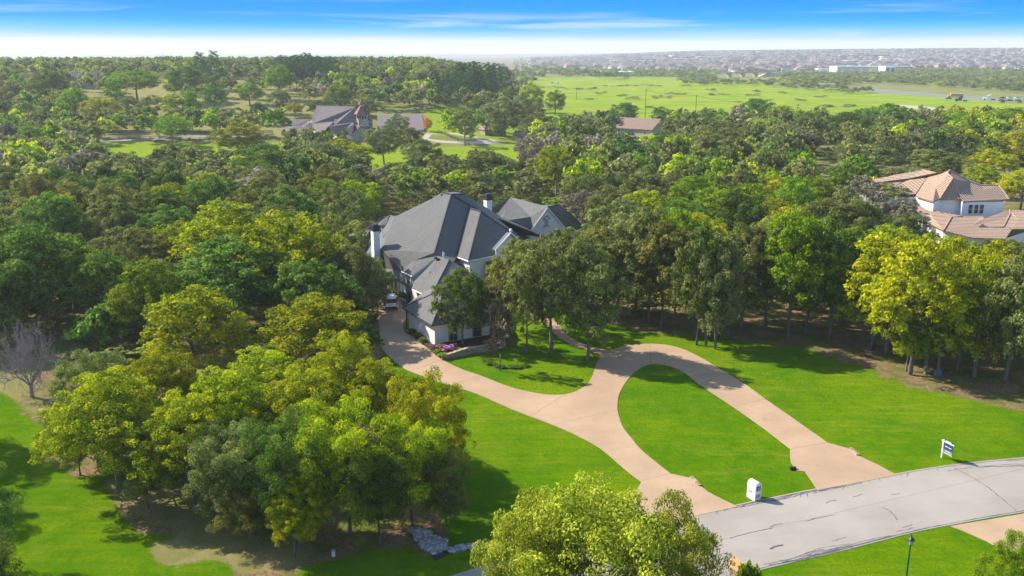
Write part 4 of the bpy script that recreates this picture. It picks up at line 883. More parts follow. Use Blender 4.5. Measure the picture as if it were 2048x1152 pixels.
# front yard
T(925, 538, 118, 'G', 692, form='round', label='deep green round tree with pale twin trunk in the mulch bed at the garage wall')
T(1103, 462, 175, 'O', 706, form='round', label='tall oak with the thickest trunk on the small lawn between house and drive')
T(1176, 478, 150, 'O', 722, form='round', label='tall oak with pale trunk at the lawn tip where the walk meets the drive')
T(1053, 520, 95, 'K', 706, form='loose', label='slender ivy clad oak beside the curved stone wall')
T(1000, 600, 60, 'M', 742, form='loose', label='scraggly small tree with thin ivy trunk on the small lawn')
T(984, 575, 72, 'M', 688, form='loose', label='dark plum tree against the front wall right of the garage windows')
T(1030, 482, 125, 'K', 660, form='round', label='brownish oak in front of the entrance gable')
T(1085, 470, 120, 'S', 640, form='loose', label='sage oak growing right behind the thick trunked oak of the small lawn')
for a in ((1235, 455, 150, 'O', 640), (1296, 425, 150, 'O', 646), (1322, 440, 150, 'K', 656), (1393, 455, 120, 'O', 690), (1412, 450, 130, 'G', 692), (1430, 470, 120, 'S', 698), (1272, 440, 120, 'O', 630),
          (1190, 440, 130, 'K', 625), (1140, 455, 110, 'O', 612), (1350, 420, 130, 'B', 640), (1480, 450, 150, 'O', 660),
          (1574, 425, 170, 'B', 673), (1612, 440, 150, 'B', 664), (1530, 435, 140, 'S', 655), (1660, 430, 150, 'G', 675),
          (1771, 470, 220, 'Q', 706), (1745, 560, 150, 'Y', 700), (1820, 480, 200, 'Q', 750), (1812, 620, 90, 'Y', 742), (1850, 590, 130, 'B', 748), (1875, 610, 120, 'Y', 752), (1915, 560, 130, 'B', 745), (1880, 476, 190, 'Q', 700),
          (1948, 520, 170, 'Y', 752), (2010, 500, 160, 'O', 765), (2060, 530, 170, 'S', 790), (2120, 500, 200, 'O', 800), (1960, 482, 150, 'Q', 700), (2045, 492, 130, 'Q', 705)):
    T(*a)
# beside and behind the yellow trees, hiding the foot of the tiled house
for a in ((1290, 383, 160, 'Y', None, 10), (1365, 400, 130, 'G', None, 10), (1430, 378, 150, 'B', None, 11), (1505, 372, 160, 'B', None, 11), (1555, 395, 150, 'Y', None, 10), (1600, 425, 150, 'G', None, 10), (1655, 398, 150, 'O', None, 11), (1720, 400, 130, 'O', None, 11),
          (1790, 452, 130, 'Y', None, 9), (1715, 455, 140, 'B', None, 10), (1830, 470, 130, 'Y', None, 9.5), (1730, 352, 95, 'R', None, 11), (1772, 366, 120, 'S', None, 9), (1800, 395, 90, 'R', None, 7.5), (1812, 425, 90, 'O', None, 7), (1690, 375, 90, 'O', None, 11), (1930, 500, 130, 'Y', None, 9), (1868, 464, 75, 'Y', None, 7), (1915, 474, 85, 'B', None, 7), (1968, 478, 90, 'O', None, 7), (2022, 479, 90, 'Y', None, 7), (2075, 474, 90, 'O', None, 7), (2040, 490, 130, 'O', None, 9)):
    T(a[0], a[1], a[2], a[3], a[4], a[5])
# left of the house
for a in ((390, 575, 235, 'Y', 765, 'round'), (640, 598, 250, 'Y', 770, 'round'), (705, 490, 130, 'O', 650, 'round'), (745, 520, 95, 'O', 622, 'round'), (590, 425, 230, 'Y', 640, 'plume'), (455, 412, 210, 'Y', 600, 'plume'),
          (470, 478, 240, 'G', 660, 'plume'), (560, 500, 190, 'G', 655, 'plume'), (90, 448, 210, 'G', 655, 'round'), (225, 500, 150, 'G', 665, 'round'), (150, 480, 140, 'Y', 625, 'round'), (20, 440, 160, 'G', 640, 'round'), (-40, 500, 200, 'G', 690, 'round'), (320, 520, 150, 'O', 640, 'round'),
          (680, 430, 120, 'K', 590, 'round')):
    T(a[0], a[1], a[2], a[3], a[4], form=a[5])
T(65, 655, 130, 'N', 795, label='leafless grey tree at the lawn edge on the left')
T(205, 610, 110, 'G', 700, form='bush')
# clump in the left foreground
big = [(195, 700, 150, 'O', 925, 'round'), (240, 745, 250, 'Y', 990, 'plume'), (330, 700, 200, 'Y', 930, 'plume'), (390, 790, 230, 'Y', 1015, 'plume'), (460, 740, 210, 'Y', 960, 'plume'), (540, 700, 230, 'Y', 900, 'plume'), (480, 850, 190, 'O', 1060, 'round'),
       (620, 740, 220, 'Y', 960, 'plume'), (700, 670, 170, 'Y', 900, 'plume'), (590, 830, 200, 'G', 1070, 'round'), (700, 800, 230, 'Y', 1065, 'round'), (760, 720, 160, 'Y', 930, 'plume'), (860, 748, 170, 'Q', 985, 'round'), (825, 835, 180, 'Y', 1050, 'round'), (300, 860, 150, 'O', 1025, 'round'),
       (600, 950, 130, 'Y', 1100, 'plume'), (500, 960, 150, 'K', 1075, 'round'), (760, 880, 170, 'G', 1085, 'round'), (160, 800, 120, 'K', 950, 'round'), (590, 1000, 90, 'Q', 1118, 'plume'), (890, 900, 110, 'O', 1060, 'round')]
for a in big: T(a[0], a[1], a[2], a[3], a[4], form=a[5])
# off the left edge, they throw their shade on the lawn
for a in ((-95, 700, 180, 'G', 900, 'round'), (-60, 930, 190, 'G', 1160, 'round'), (-50, 1060, 230, 'G', 1300, 'round'), (-170, 800, 200, 'G', 1010, 'round')): T(a[0], a[1], a[2], a[3], a[4], form=a[5])
# foreground trees
T(1185, 968, 400, 'F', None, 13.0, 'front', label='large light green tree with broad leaves in the foreground at the bottom edge')
T(1075, 985, 230, 'F', None, 11.5, 'front', label='lower left crown of light green leaves joined to the large foreground tree')
T(1340, 1005, 250, 'F', None, 11.5, 'front', label='lower right crown of light green leaves in front of the road')
T(2045, 1065, 130, 'B', None, 7.5, 'front', label='green tree cut by the lower right corner of the photo')
T(1500, 1128, 60, 'B', None, 3.2, 'bush', label='small green shrub behind the shingled mailbox pillar at the bottom edge')
# middle distance, left
mid = [(235, 153, 50, 'C', 225, None), (345, 232, 75, 'B', 292, 'plume'), (210, 195, 85, 'W', 262, 'willow'), (185, 200, 50, 'W', 258, 'willow'), (350, 183, 50, 'D', 262, None), (385, 178, 50, 'C', 263, None), (305, 190, 60, 'O', 245, None), (268, 195, 60, 'O', 238, None),
       (275, 137, 100, 'B', 200, None), (375, 132, 90, 'G', 205, None), (430, 168, 60, 'G', 228, None), (404, 104, 42, 'P', 180, None), (432, 101, 40, 'P', 178, None), (478, 245, 110, 'Y', 312, 'round'), (855, 235, 22, 'A', 263, None), (768, 252, 80, 'O', 328, 'round'), (795, 228, 55, 'S', 285, 'round'),
       (843, 280, 90, 'O', 352, 'round'), (930, 222, 60, 'O', 292, 'loose'), (1010, 195, 100, 'S', 275, 'round'), (980, 205, 60, 'S', 262, 'loose'), (1065, 165, 55, 'Y', 225, None), (1110, 180, 50, 'B', 230, None), (1080, 225, 80, 'S', 285, None), (1055, 200, 70, 'S', 262, None), (965, 185, 50, 'B', 215, None), (822, 255, 60, 'O', 300, 'round'),
       (1112, 292, 95, 'Y', 392, 'plume'), (1060, 270, 80, 'R', 360, 'loose'), (975, 300, 110, 'O', 380, None), (900, 310, 80, 'S', 385, None), (535, 290, 160, 'G', 385, 'round'), (690, 278, 110, 'Y', 350, 'round'), (650, 285, 120, 'S', 370, 'round'), (735, 330, 110, 'R', 420, 'loose'), (660, 330, 130, 'K', 425, None),
       (1250, 262, 85, 'P', 350, 'pine'), (1330, 262, 80, 'G', 335, None), (1250, 205, 65, 'G', 248, None), (1322, 213, 50, 'G', 252, None), (1505, 198, 90, 'G', 262, None), (1560, 212, 80, 'B', 268, None), (1765, 208, 130, 'G', 285, 'round'), (1700, 225, 120, 'G', 300, 'round'), (1430, 245, 120, 'O', 330, None), (1410, 262, 100, 'K', 340, None),
       (1860, 245, 90, 'O', 300, None), (1930, 225, 120, 'B', 280, 'plume'), (2010, 215, 120, 'B', 275, 'plume'), (1980, 300, 100, 'Q', 370, 'plume'), (2040, 340, 110, 'Q', 420, 'plume'), (1960, 330, 80, 'Y', 395, 'plume'), (1870, 300, 120, 'O', 375, None), (1800, 330, 120, 'S', 385, None), (2035, 260, 110, 'Q', 330, None), (1740, 285, 100, 'O', 350, None), (1690, 290, 90, 'S', 340, None),
       (640, 200, 60, 'G', 232, None), (560, 130, 60, 'B', 200, None), (590, 205, 40, 'Q', 235, None), (680, 165, 60, 'B', 228, None), (730, 195, 70, 'K', 235, None), (560, 178, 50, 'O', 228, None), (500, 165, 60, 'B', 210, None), (440, 215, 60, 'O', 265, None), (485, 215, 60, 'S', 268, None), (520, 205, 40, 'P', 250, 'round')]
for a in mid: T(a[0], a[1], a[2], a[3], a[4], form=a[5])
for k in range(11): T(560+k*11+rng.uniform(-3, 3), 107+abs(k-5)*1.3+rng.uniform(-2, 3), 40, 'P', 178+rng.uniform(-6, 6))
for k in range(9): T(905+k*13+rng.uniform(-3, 3), 120+abs(k-4)*2.5+rng.uniform(-3, 5), 42, 'P', 205+rng.uniform(-5, 8))
for k in range(5): T(870+k*22, 145+rng.uniform(-6, 6), 45, 'P', 212+rng.uniform(-5, 5))
for a in ((60, 205, 50, 'G', 265), (25, 165, 60, 'O', 225), (100, 140, 70, 'G', 215), (155, 175, 70, 'B', 250), (60, 245, 90, 'B', 310), (30, 290, 120, 'O', 350), (80, 215, 60, 'B', 262), (120, 180, 50, 'Y', 235), (10, 235, 80, 'B', 300)): T(*a)
# woods: the rest of the trees, scattered by zone
CLEAR = LAWN+PADDOCK+DRYG[:1]+MEADOW+[[(-60, 175), (150, 170), (150, 262), (-60, 240)]]+[[pr(H(u, v)[0], H(u, v)[1], 0) for u, v in ((-57, -3), (4, -3), (4, 14), (-10, 32), (-28, 47), (-66, 47), (-58, 20))]+[], [(555, 215), (700, 205), (860, 225), (900, 275), (880, 305), (560, 310)],
         [(1700, 330), (2040, 330), (2300, 430), (2300, 520), (1850, 520), (1750, 430)], [(1230, 235), (1350, 235), (1350, 285), (1230, 285)], [(955, 245), (1075, 245), (1080, 290), (955, 290)],
         [(1330, 640), (1640, 650), (2048, 740), (2048, 900), (1200, 690)], [(1600, 325), (1690, 325), (1700, 385), (1590, 385)]]
def pick(x, y):
    if x > 1880 and y < 430: w_ = dict(Y=3, Q=4, B=2, O=3, G=1)
    elif x > 1350 and y > 385: w_ = dict(B=5, Y=4, Q=2, G=3, O=3)
    elif x > 1150: w_ = dict(O=9, S=3, K=2, G=3, B=1, Y=1, R=0.5)
    elif y > 430: w_ = dict(G=4, O=6, Y=2, B=0.7, K=1.5)
    elif y > 330: w_ = dict(O=9, S=3, K=3, G=4, R=1.5, Y=0.8)
    elif x < 700: w_ = dict(O=6, S=3, G=4, B=4, Y=2, K=2, R=1)
    else: w_ = dict(O=6, S=3, G=4, B=2, Y=1, K=2)
    return rng.choices(list(w_), list(w_.values()))[0]
grid = {}
def near(p, dmin):
    gx, gy = int(p[0]//14), int(p[1]//14)
    for i in range(gx-1, gx+2):
        for j in range(gy-1, gy+2):
            for q, r_ in grid.get((i, j), ()):
                if (p[0]-q[0])**2+(p[1]-q[1])**2 < (dmin*0.45+r_*0.38)**2: return True
    return False
def put(p, r_): grid.setdefault((int(p[0]//14), int(p[1]//14)), []).append(((p[0], p[1]), r_))
for d_ in TR: put(d_['p'], d_['w'])
EXPL = len(TR)
for _ in range(26000):
    y_ = math.sqrt(rng.uniform(92**2, 470**2)); x_ = rng.uniform(-1, 1)*(0.60*y_+14)
    z_ = float(ter(x_, y_)); qx, qy = pr(x_, y_, z_)
    if qy > 860 or any(inpoly([qx], [qy], pl)[0] for pl in CLEAR): 
        if not (qx < 150 and qy < 275 and rng.random() < 0.3): continue
    if qx > 1000 and qy < 268-(0 if qx < 1290 else 6): continue
    if qx < 300 and qy > 690: continue
    if 0 < qx < 2048 and qy > 700: continue
    w_ = rng.uniform(8.0, 12.5); h_ = rng.uniform(8.5, 12.5)
    # stay clear of roofs in front of which nothing stands in the photo
    tx, ty = pr(x_, y_, z_+h_)
    wpx = w_*FPX/(y_*FW[1])/2
    if 700-wpx*0.6 < tx < 1150+wpx*0.6 and ty < 560 and qy > 520: continue
    if 715 < tx < 1160 and ty < 470 and qy > 416: continue
    if 1780-wpx < tx < 2140 and ty < 480 and qy > 392: continue
    if 555 < tx < 860 and ty < 300 and qy > 305 and rng.random() < 0.9: continue
    if 700 < tx < 1070 and ty < 338 and 300 < qy < 425: h_ *= 0.62; w_ *= 0.8
    if 700 < tx < 1070 and 300 < qy < 400 and rng.random() < 0.25: continue
    if 190 < tx < 560 and ty < 325 and 300 < qy < 420: h_ *= 0.68; w_ *= 0.85
    if 1230-wpx*.5 < tx < 1330+wpx*.5 and ty < 268 and qy > 275: continue
    if 1610 < tx < 1690 and ty < 350 and qy > 385: continue
    if near((x_, y_), w_*0.78): continue
    put((x_, y_), w_)
    TR.append(dict(p=np.array([x_, y_, z_]), h=h_, w=w_, k=pick(qx, qy), f=None, label=None, dep=y_*FW[1]+(CAMH-z_)*-FW[2], x=qx))
# ---- the ones that show largest become single trees; the rest of the wood is one mass
for d_ in TR:
    d_['qx'], d_['qy'] = pr(d_['p'][0], d_['p'][1], d_['p'][2]); d_['ty'] = pr(d_['p'][0], d_['p'][1], d_['p'][2]+d_['h'])[1]
    d_['exp'] = False
for d_ in TR[:EXPL]: d_['exp'] = True
vis = [d_ for d_ in TR if -40 < d_['qx'] < 2090 or d_['exp']]
order = sorted(vis, key=lambda d_: (not d_['exp'], d_['p'][1]))
IND = order[:296]; ids = set(id(d_) for d_ in IND); REST = [d_ for d_ in TR if id(d_) not in ids]
ZN = [  # zones used to tell the trees apart: (test, phrase)
 (lambda d: d['qx'] < 0 and d['qy'] > 680, 'just off the left edge by the lawn'),
 (lambda d: d['qx'] < 1000 and d['qy'] > 880, 'in the big left foreground clump'),
 (lambda d: d['qx'] < 900 and d['qy'] > 700, 'behind the left foreground clump'),
 (lambda d: d['qx'] < 760 and d['qy'] > 560, 'just left of the grey house'),
 (lambda d: d['qx'] < 760 and d['qy'] > 470, 'farther left of the grey house'),
 (lambda d: d['qx'] > 1640 and d['qy'] > 640, 'at the edge of the right lawn'),
 (lambda d: d['qx'] > 1000 and d['qy'] > 600, 'beyond the drive loop'),
 (lambda d: d['qx'] > 1560 and d['qy'] > 460, 'before the tiled house'),
 (lambda d: d['qx'] > 1000 and d['qy'] > 500, 'just right of the grey house'),
 (lambda d: d['qx'] > 1000 and d['qy'] > 420, 'deeper right of the grey house'),
 (lambda d: d['qx'] > 1650 and d['qy'] > 300, 'behind the tiled house'),
 (lambda d: d['qx'] > 1150 and d['qy'] > 350, 'in the middle wood'),
 (lambda d: d['qx'] > 1150 and d['qy'] > 290, 'short of the meadow'),
 (lambda d: d['qx'] > 1150, 'along the meadow edge'),
 (lambda d: d['qx'] < 500 and d['qy'] > 400, 'in the left part of the wood'),
 (lambda d: d['qy'] > 400, 'behind the grey house'),
 (lambda d: d['qx'] < 500 and d['qy'] > 340, 'in the left middle wood'),
 (lambda d: d['qy'] > 340, 'short of the stone house'),
 (lambda d: d['qx'] < 500 and d['qy'] > 285, 'before the paddock fences'),
 (lambda d: d['qy'] > 285, 'before the stone house'),
 (lambda d: d['qx'] < 300 and d['qy'] > 215, 'beyond the left paddock fences'),
 (lambda d: d['qx'] < 560 and d['qy'] > 215, 'beyond the lane'),
 (lambda d: d['qy'] > 215, 'round the stone house and barn'),
 (lambda d: d['qx'] < 500, 'at far upper left'),
 (lambda d: True, 'far behind the stone house'),
]
ORD = ['first', 'second', 'third', 'fourth', 'fifth', 'sixth', 'seventh', 'eighth', 'ninth', 'tenth', 'eleventh', 'twelfth', 'thirteenth', 'fourteenth', 'fifteenth', 'sixteenth', 'seventeenth', 'eighteenth', 'nineteenth', 'twentieth']
zones = {}
for d_ in IND:
    for zi, (f_, ph) in enumerate(ZN):
        if f_(d_): d_['z'] = ph; break
    if not d_['label']: zones.setdefault((d_['z'], d_['k']), []).append(d_)
for (ph, k), L in zones.items():
    L.sort(key=lambda d_: d_['qx']); nm_k = KINDS[k]
    for i, d_ in enumerate(L):
        if len(L) == 1: d_['label'] = nm_k[2]+', the only one '+ph
        elif i == len(L)-1: d_['label'] = 'rightmost of the '+nm_k[3]+' '+ph
        elif i == 0: d_['label'] = 'leftmost of the '+nm_k[3]+' '+ph
        else: d_['label'] = ORD[min(i, 19)]+' from left of the '+nm_k[3]+' '+ph
GRP = {}
def trees_build():
    r2 = random.Random(4)
    for d_ in IND:
        k = d_['k']
        if k == 'N':
            bm_ = BARE[0]; o = thing('bare_tree', tuple(d_['p']), d_['label'], 'tree')
            c = bpy.data.objects.new('branches', bm_); COL.objects.link(c); c.parent = o
            o.scale = (d_['w']/8, d_['w']/8, d_['h']/6); continue
        if k == 'F': nm, forms, lm = 'broadleaf_tree', ('front',), 'F'
        else: forms, nm = KINDS[k][0], KINDS[k][1]; lm = KM.get(k, k)
        f_ = d_['f'] or r2.choice(forms)
        if f_ not in ('front', 'bush') and d_['qy'] > 860 and f_ in ('round', 'plume'): P_ = PROTO['big'][0 if f_ == 'round' else 1]
        else: P_ = r2.choice(PROTO[f_])
        cm, tm, h0, w0 = P_
        o = thing(nm, tuple(d_['p']), d_['label'], 'shrub' if f_ == 'bush' else 'tree', KINDS[k][3] if k in KINDS else None, r2.uniform(0, 6.28))
        s_ = d_['w']/w0; o.scale = (s_, s_, d_['h']/h0)
        c = bpy.data.objects.new('crown', cm); COL.objects.link(c); c.parent = o
        c.material_slots[0].link = 'OBJECT'; c.material_slots[0].material = LM[lm]
        tk = bpy.data.objects.new('trunk', tm); COL.objects.link(tk); tk.parent = o
trees_build()

# ---- far woods, scrub and undergrowth: masses nobody could count
def lowcrown(seed, n, size, form):
    r_ = np.random.default_rng(seed); L = []
    for i in range(9):
        a = i*2.399; q = (i+0.5)/9; rr_ = 5*0.72*math.sqrt(q)*r_.uniform(0.8, 1.1); L.append(((rr_*math.cos(a), rr_*math.sin(a), 11*(0.80-0.38*q)), 5*r_.uniform(0.34, 0.48), 0.8))
    V_, lv, cv = crown_cloud(r_, L, n, size, puff=5, pf=0.5); V_[:, 2] = np.maximum(V_[:, 2]*11/np.percentile(V_[:, 2], 99.5), 0.5)
    return V_, lv, cv
LOW = [lowcrown(200+i, 520, 0.62, 'r') for i in range(5)]
def mass(name, items, m_, label, cat, lows=None, group=None):
    """items: (x, y, z, height, width); one mesh object"""
    if not items: return
    lows = lows or LOW; Vs, lvs, cvs = [], [], []; r_ = np.random.default_rng(7)
    for (x, y, z, h_, w_) in items:
        V_, lv, cv = lows[r_.integers(len(lows))]; a = r_.uniform(0, 6.28); ca, sa = math.cos(a), math.sin(a)
        X_ = V_[:, 0]*w_/10; Y_ = V_[:, 1]*w_/10; Vs.append(np.stack([x+X_*ca-Y_*sa, y+X_*sa+Y_*ca, z+V_[:, 2]*h_/11], 1)); t_ = r_.uniform(-0.25, 0.25); lvs.append(np.clip(lv+t_, 0, 1)); cvs.append(np.clip(cv+t_, 0, 1))
    me_ = npmesh(name, np.concatenate(Vs), 4, m_, {'lv': np.concatenate(lvs), 'cv': np.concatenate(cvs)})
    o = bpy.data.objects.new(name, me_); COL.objects.link(o); o['kind'] = 'stuff'; tag(o, label, cat); return o
byk = {}
for d_ in REST:
    byk.setdefault(KM.get(d_['k'], d_['k']) if d_['k'] != 'N' else 'O', []).append((*d_['p'], d_['h'], d_['w']))
# far rise on the left and the woods behind the stone house, beyond the single trees
rs = random.Random(77)
for _ in range(30000):
    y_ = math.sqrt(rs.uniform(450**2, 1250**2)); x_ = rs.uniform(-0.62, 0.16)*y_; z_ = float(ter(x_, y_)); qx, qy = pr(x_, y_, z_)
    if qx > 1010+ (y_-450)*0.10 and qy > 145: continue
    if qx > 1180 or qx < -30: continue
    if any(inpoly([qx], [qy], pl)[0] for pl in (DRYG[:1]+MEADOW)) and rs.random() < (0.92 if qx > 150 else 0.7)+0.08*(260 < qx < 340 and qy > 160): continue
    if y_ > 750 and rs.random() < 0.45: continue
    w_ = rs.uniform(8, 12); h_ = rs.uniform(8, 12.5)
    if near((x_, y_), w_*0.85): continue
    put((x_, y_), w_); k = rs.choices('OSGBKYR', (7, 4, 4, 2.5, 2, 1, 1.5))[0]
    byk.setdefault(k, []).append((x_, y_, z_, h_, w_))
NMS = {'O': 'olive green', 'S': 'sage green', 'G': 'deep green', 'B': 'bright green', 'K': 'brownish olive', 'Y': 'yellow green', 'R': 'grey brown', 'Q': 'golden', 'P': 'dark pine green', 'W': 'mustard', 'M': 'purple brown', 'A': 'orange'}
print('TREES', len(IND), 'rest', {k: len(v) for k, v in byk.items()})
for k, v in byk.items():
    if k in NMS: mass('woodland', v, LM[k], 'far off wooded mass of '+NMS[k]+' tree crowns toward the horizon', 'woods')
# scrub belt to the right beyond the meadow and before the town
scr = {'S': [], 'O': [], 'Y': []}
for _ in range(9000):
    y_ = math.sqrt(rs.uniform(560**2, 1750**2)); x_ = rs.uniform(0.0, 0.66)*y_; z_ = float(ter(x_, y_)); qx, qy = pr(x_, y_, z_)
    ok = inpoly([qx], [qy], [(1300, 152), (1440, 150), (1780, 148), (1780, 138), (2100, 132), (2100, 190), (1900, 178), (1740, 168), (1680, 175), (1620, 176), (1480, 168), (1390, 165)])[0] or (inpoly([qx], [qy], [(1360, 162), (1500, 160), (1660, 178), (1750, 186), (1720, 190), (1500, 172), (1370, 172)])[0])
    if 1430 < qx < 1560 and 150 < qy < 166: continue
    if not ok:
        if not (inpoly([qx], [qy], [(1100, 140), (1440, 140), (1440, 156), (1240, 158), (1100, 152)])[0] and rs.random() < 0.6): continue
    w_ = rs.uniform(6, 13); 
    if near((x_, y_), w_*0.8): continue
    put((x_, y_), w_); scr[rs.choices('SOY', (5, 4, 1.2))[0]].append((x_, y_, z_, rs.uniform(3, 6.5), w_))
for k, v in scr.items(): mass('scrub', v, LM[k], 'low '+NMS[k]+' scrub between the meadow and the distant town', 'scrub')
# trees along the old tree line left of the big meadow and dark low thickets in it
v = []
for k in range(70):
    x_ = rs.uniform(1000, 1250); y_ = 140+abs(x_-1000)*0.04+rs.uniform(-3, 12); q = P(x_, y_); v.append((*q, rs.uniform(8, 12), rs.uniform(10, 15)))
for k in range(26): q = P(rs.uniform(1230, 1400), rs.uniform(150, 157)); v.append((*q, rs.uniform(6, 9), rs.uniform(9, 14)))
mass('tree_line', v, LM['O'], 'tree line of dull olive oaks along the far side of the meadow', 'woods')
th_c = []
for x_, y_, w_ in ((1105, 176, 50), (1160, 178, 60), (1230, 173, 50), (1295, 172, 60), (1265, 198, 26), (1325, 196, 40), (1350, 189, 35), (1235, 192, 30), (1440, 190, 40), (1505, 190, 25), (1512, 183, 30), (1640, 195, 24), (1660, 214, 30), (1705, 213, 24), (1420, 181, 20), (1475, 206, 14), (1385, 232, 14), (1600, 200, 20), (1540, 203, 16), (1370, 172, 18), (1205, 187, 24), (1300, 215, 12), (1180, 200, 14), (1560, 186, 18)):
    for j in range(int(w_/5)):
        q = P(x_+rs.uniform(-w_/2, w_/2), y_+rs.uniform(-1.6, 1.6)); th_c.append((*q, rs.uniform(0.7, 1.7), rs.uniform(4, 9)))
mass('thicket', th_c, LM['S'], 'low dark thickets dotted over the open green meadow', 'scrub')
# undergrowth in the near woods
ug = {'G': [], 'O': [], 'K': []}
for _ in range(5200):
    y_ = math.sqrt(rs.uniform(100**2, 330**2)); x_ = rs.uniform(-1, 1)*(0.58*y_+10); qx, qy = pr(x_, y_, 0.0)
    if qy > 760 or any(inpoly([qx], [qy], pl)[0] for pl in CLEAR[:-2]): continue
    if 1150 < qx and qy > 630: continue
    if 160 < qx < 270 and 600 < qy < 660: continue
    if 1600 < qx < 1700 and 320 < qy < 390: continue
    if not (-60 < qx < 2110): continue
    if any((x_-d_['p'][0])**2+(y_-d_['p'][1])**2 < 1.4 for d_ in IND[:120]): continue
    ug[rs.choice('GOK')].append((x_, y_, 0.0, rs.uniform(0.8, 3.0), rs.uniform(2.0, 5.0)))
LOW2 = [lowcrown(300+i, 120, 1.0, 'r') for i in range(4)]
for k, v in ug.items(): mass('undergrowth', v, LM[k], 'loose '+NMS[k]+' undergrowth between the trunks of the near woods', 'undergrowth', LOW2)

# ------------------------------------------------------------------ front garden
WALLPTS = [(884, 719), (900, 717), (931, 710), (959, 706), (987, 702), (1003, 697), (1014, 686), (1017, 672), (1010, 659), (1003, 645), (1006, 634), (1025, 625), (1042, 618)]
wl = [P(x, y) for x, y in smooth(WALLPTS, 3)]
rw = thing('retaining_wall', tuple(wl[0]), 'low curved tan stone retaining wall round the raised mulch bed', 'wall')
b = MB(); cp = MB()
for a, c_ in zip(wl[:-1], wl[1:]):
    d_ = c_-a; L = np.linalg.norm(d_[:2]); an = math.atan2(d_[1], d_[0]); m0 = (a+c_)/2; hh = 0.30+0.5*min(1, max(0, (m0[0]+9.5)/4))
    b.box((m0[0], m0[1], hh/2-0.05), (L+0.05, 0.34, hh+0.1), an); cp.box((m0[0], m0[1], hh+0.045), (L+0.07, 0.44, 0.09), an)
b.build('stone_wall', M['stone_tan'], rw); cp.build('coping', simple('coping_stone', (0.40, 0.32, 0.24), 0.9, 0.2, 1.5), rw)
sheet('flower_bed', [(882, 717), (900, 715), (931, 708), (959, 704), (987, 700), (1002, 695), (1012, 686), (1015, 672), (1008, 660), (1000, 645), (1003, 634), (1022, 624), (1040, 617), (1030, 600), (1000, 600), (967, 672), (870, 693), (850, 690)], M['mulch'], 0.28)
sheet('side_bed', [(818, 659), (812, 664), (832, 678), (856, 695), (870, 704), (880, 712), (884, 704), (870, 693)], M['mulch'], 0.10)
def clump(name, q, w, h, m_, label, cat='shrub', group=None, low=None):
    V_, lv, cv = (low or LOW3)[random.Random(int(q[0]*100)).randrange(3)]; s_ = w/10
    V2 = np.stack([V_[:, 0]*s_, V_[:, 1]*s_, V_[:, 2]*h/11], 1)
    o = bpy.data.objects.new(name, npmesh(name, V2, 4, m_, {'lv': lv, 'cv': cv})); COL.objects.link(o); o.location = q; return tag(o, label, cat, group)
LOW3 = [lowcrown(400+i, 420, 0.75, 'r') for i in range(3)]
LM['pink'] = leafmat('pink_flowers', (0.08, 0.03, 0.06), (0.20, 0.07, 0.16), (0.32, 0.15, 0.27), 0.2, 0.01)
LM['maroon'] = leafmat('maroon_flowers', (0.03, 0.010, 0.010), (0.08, 0.022, 0.025), (0.15, 0.05, 0.045), 0.2, 0.02)
LM['rose'] = leafmat('dusty_rose_flowers', (0.07, 0.035, 0.03), (0.13, 0.07, 0.055), (0.20, 0.12, 0.09), 0.2, 0.02)
for x, y, w, h, k, lb in ((893, 704, 1.6, 0.8, 'pink', 'mound of bright pink mums left of the two pink mounds in the bed'), (902, 702, 1.4, 0.8, 'pink', 'mound of bright pink mums nearer the wall tree'), (882, 701, 1.5, 0.8, 'rose', 'mound of dusty rose mums behind the pink ones'), (869, 703, 1.2, 0.6, 'maroon', 'mound of maroon flowers nearest the drive'),
                     (888, 709, 1.1, 0.5, 'maroon', 'mound of maroon flowers in front of the pink mums'), (908, 699, 1.2, 0.8, 'maroon', 'mound of maroon flowers at the right end of the flower row'), (876, 708, 1.3, 0.6, 'B', 'low light green plant at the drive corner of the bed'), (885, 714, 1.5, 0.5, 'B', 'low bright green plant against the stone wall'), (916, 703, 1.2, 0.5, 'G', 'low green plant right of the flowers')):
    clump('flower_clump' if k in ('pink', 'rose', 'maroon') else 'bedding_plant', tuple(P(x, y, 0.25)), w, h, LM[k], lb, 'flowers' if k in ('pink', 'rose', 'maroon') else 'plant')
for x, y, w, h, k, lb in ((823, 668, 1.6, 0.7, 'G', 'dark shrub in the side bed nearest the downspout'), (834, 676, 1.6, 0.7, 'G', 'dark shrub in the middle of the side bed'), (845, 684, 1.5, 0.6, 'G', 'dark shrub in the side bed nearest the front corner'), (805, 603, 2.6, 1.4, 'G', 'dark hedge shrub right of the white car'), (796, 592, 2.4, 1.5, 'O', 'dull shrub against the side wall behind the white car'), (785, 578, 2.4, 1.8, 'O', 'taller shrub under the side windows of the house'),
                          (1016, 612, 2.6, 1.6, 'G', 'round dark shrub by the entrance end of the stone wall'), (1030, 606, 2.2, 1.2, 'K', 'brownish shrub by the entrance, beside the pink flowers'), (985, 640, 2.0, 1.2, 'M', 'dark shrub under the plum tree'), (950, 676, 1.0, 0.8, 'G', 'small shrub between the garage windows')):
    clump('garden_shrub', tuple(P(x, y, 0.05)), w, h, LM[k], lb)
clump('flower_clump', tuple(P(1019, 617, 0.3)), 1.6, 0.8, LM['pink'], 'mound of pink flowers by the entrance end of the stone wall', 'flowers')
clump('bedding_plant', tuple(P(1030, 619, 0.3)), 2.2, 0.7, LM['B'], 'bright green plant above the far end of the stone wall', 'plant')
b = MB(); sq = P(973, 690)
for k in range(3): b.box((sq[0]+0.2*k, sq[1]+0.15*k, 0.1+0.16*k), (1.6, 0.5, 0.16), 0.2)
tag(b.build('stone_step', M['stone_tan']), 'three small stone steps in the mulch bed under the plum tree', 'steps')
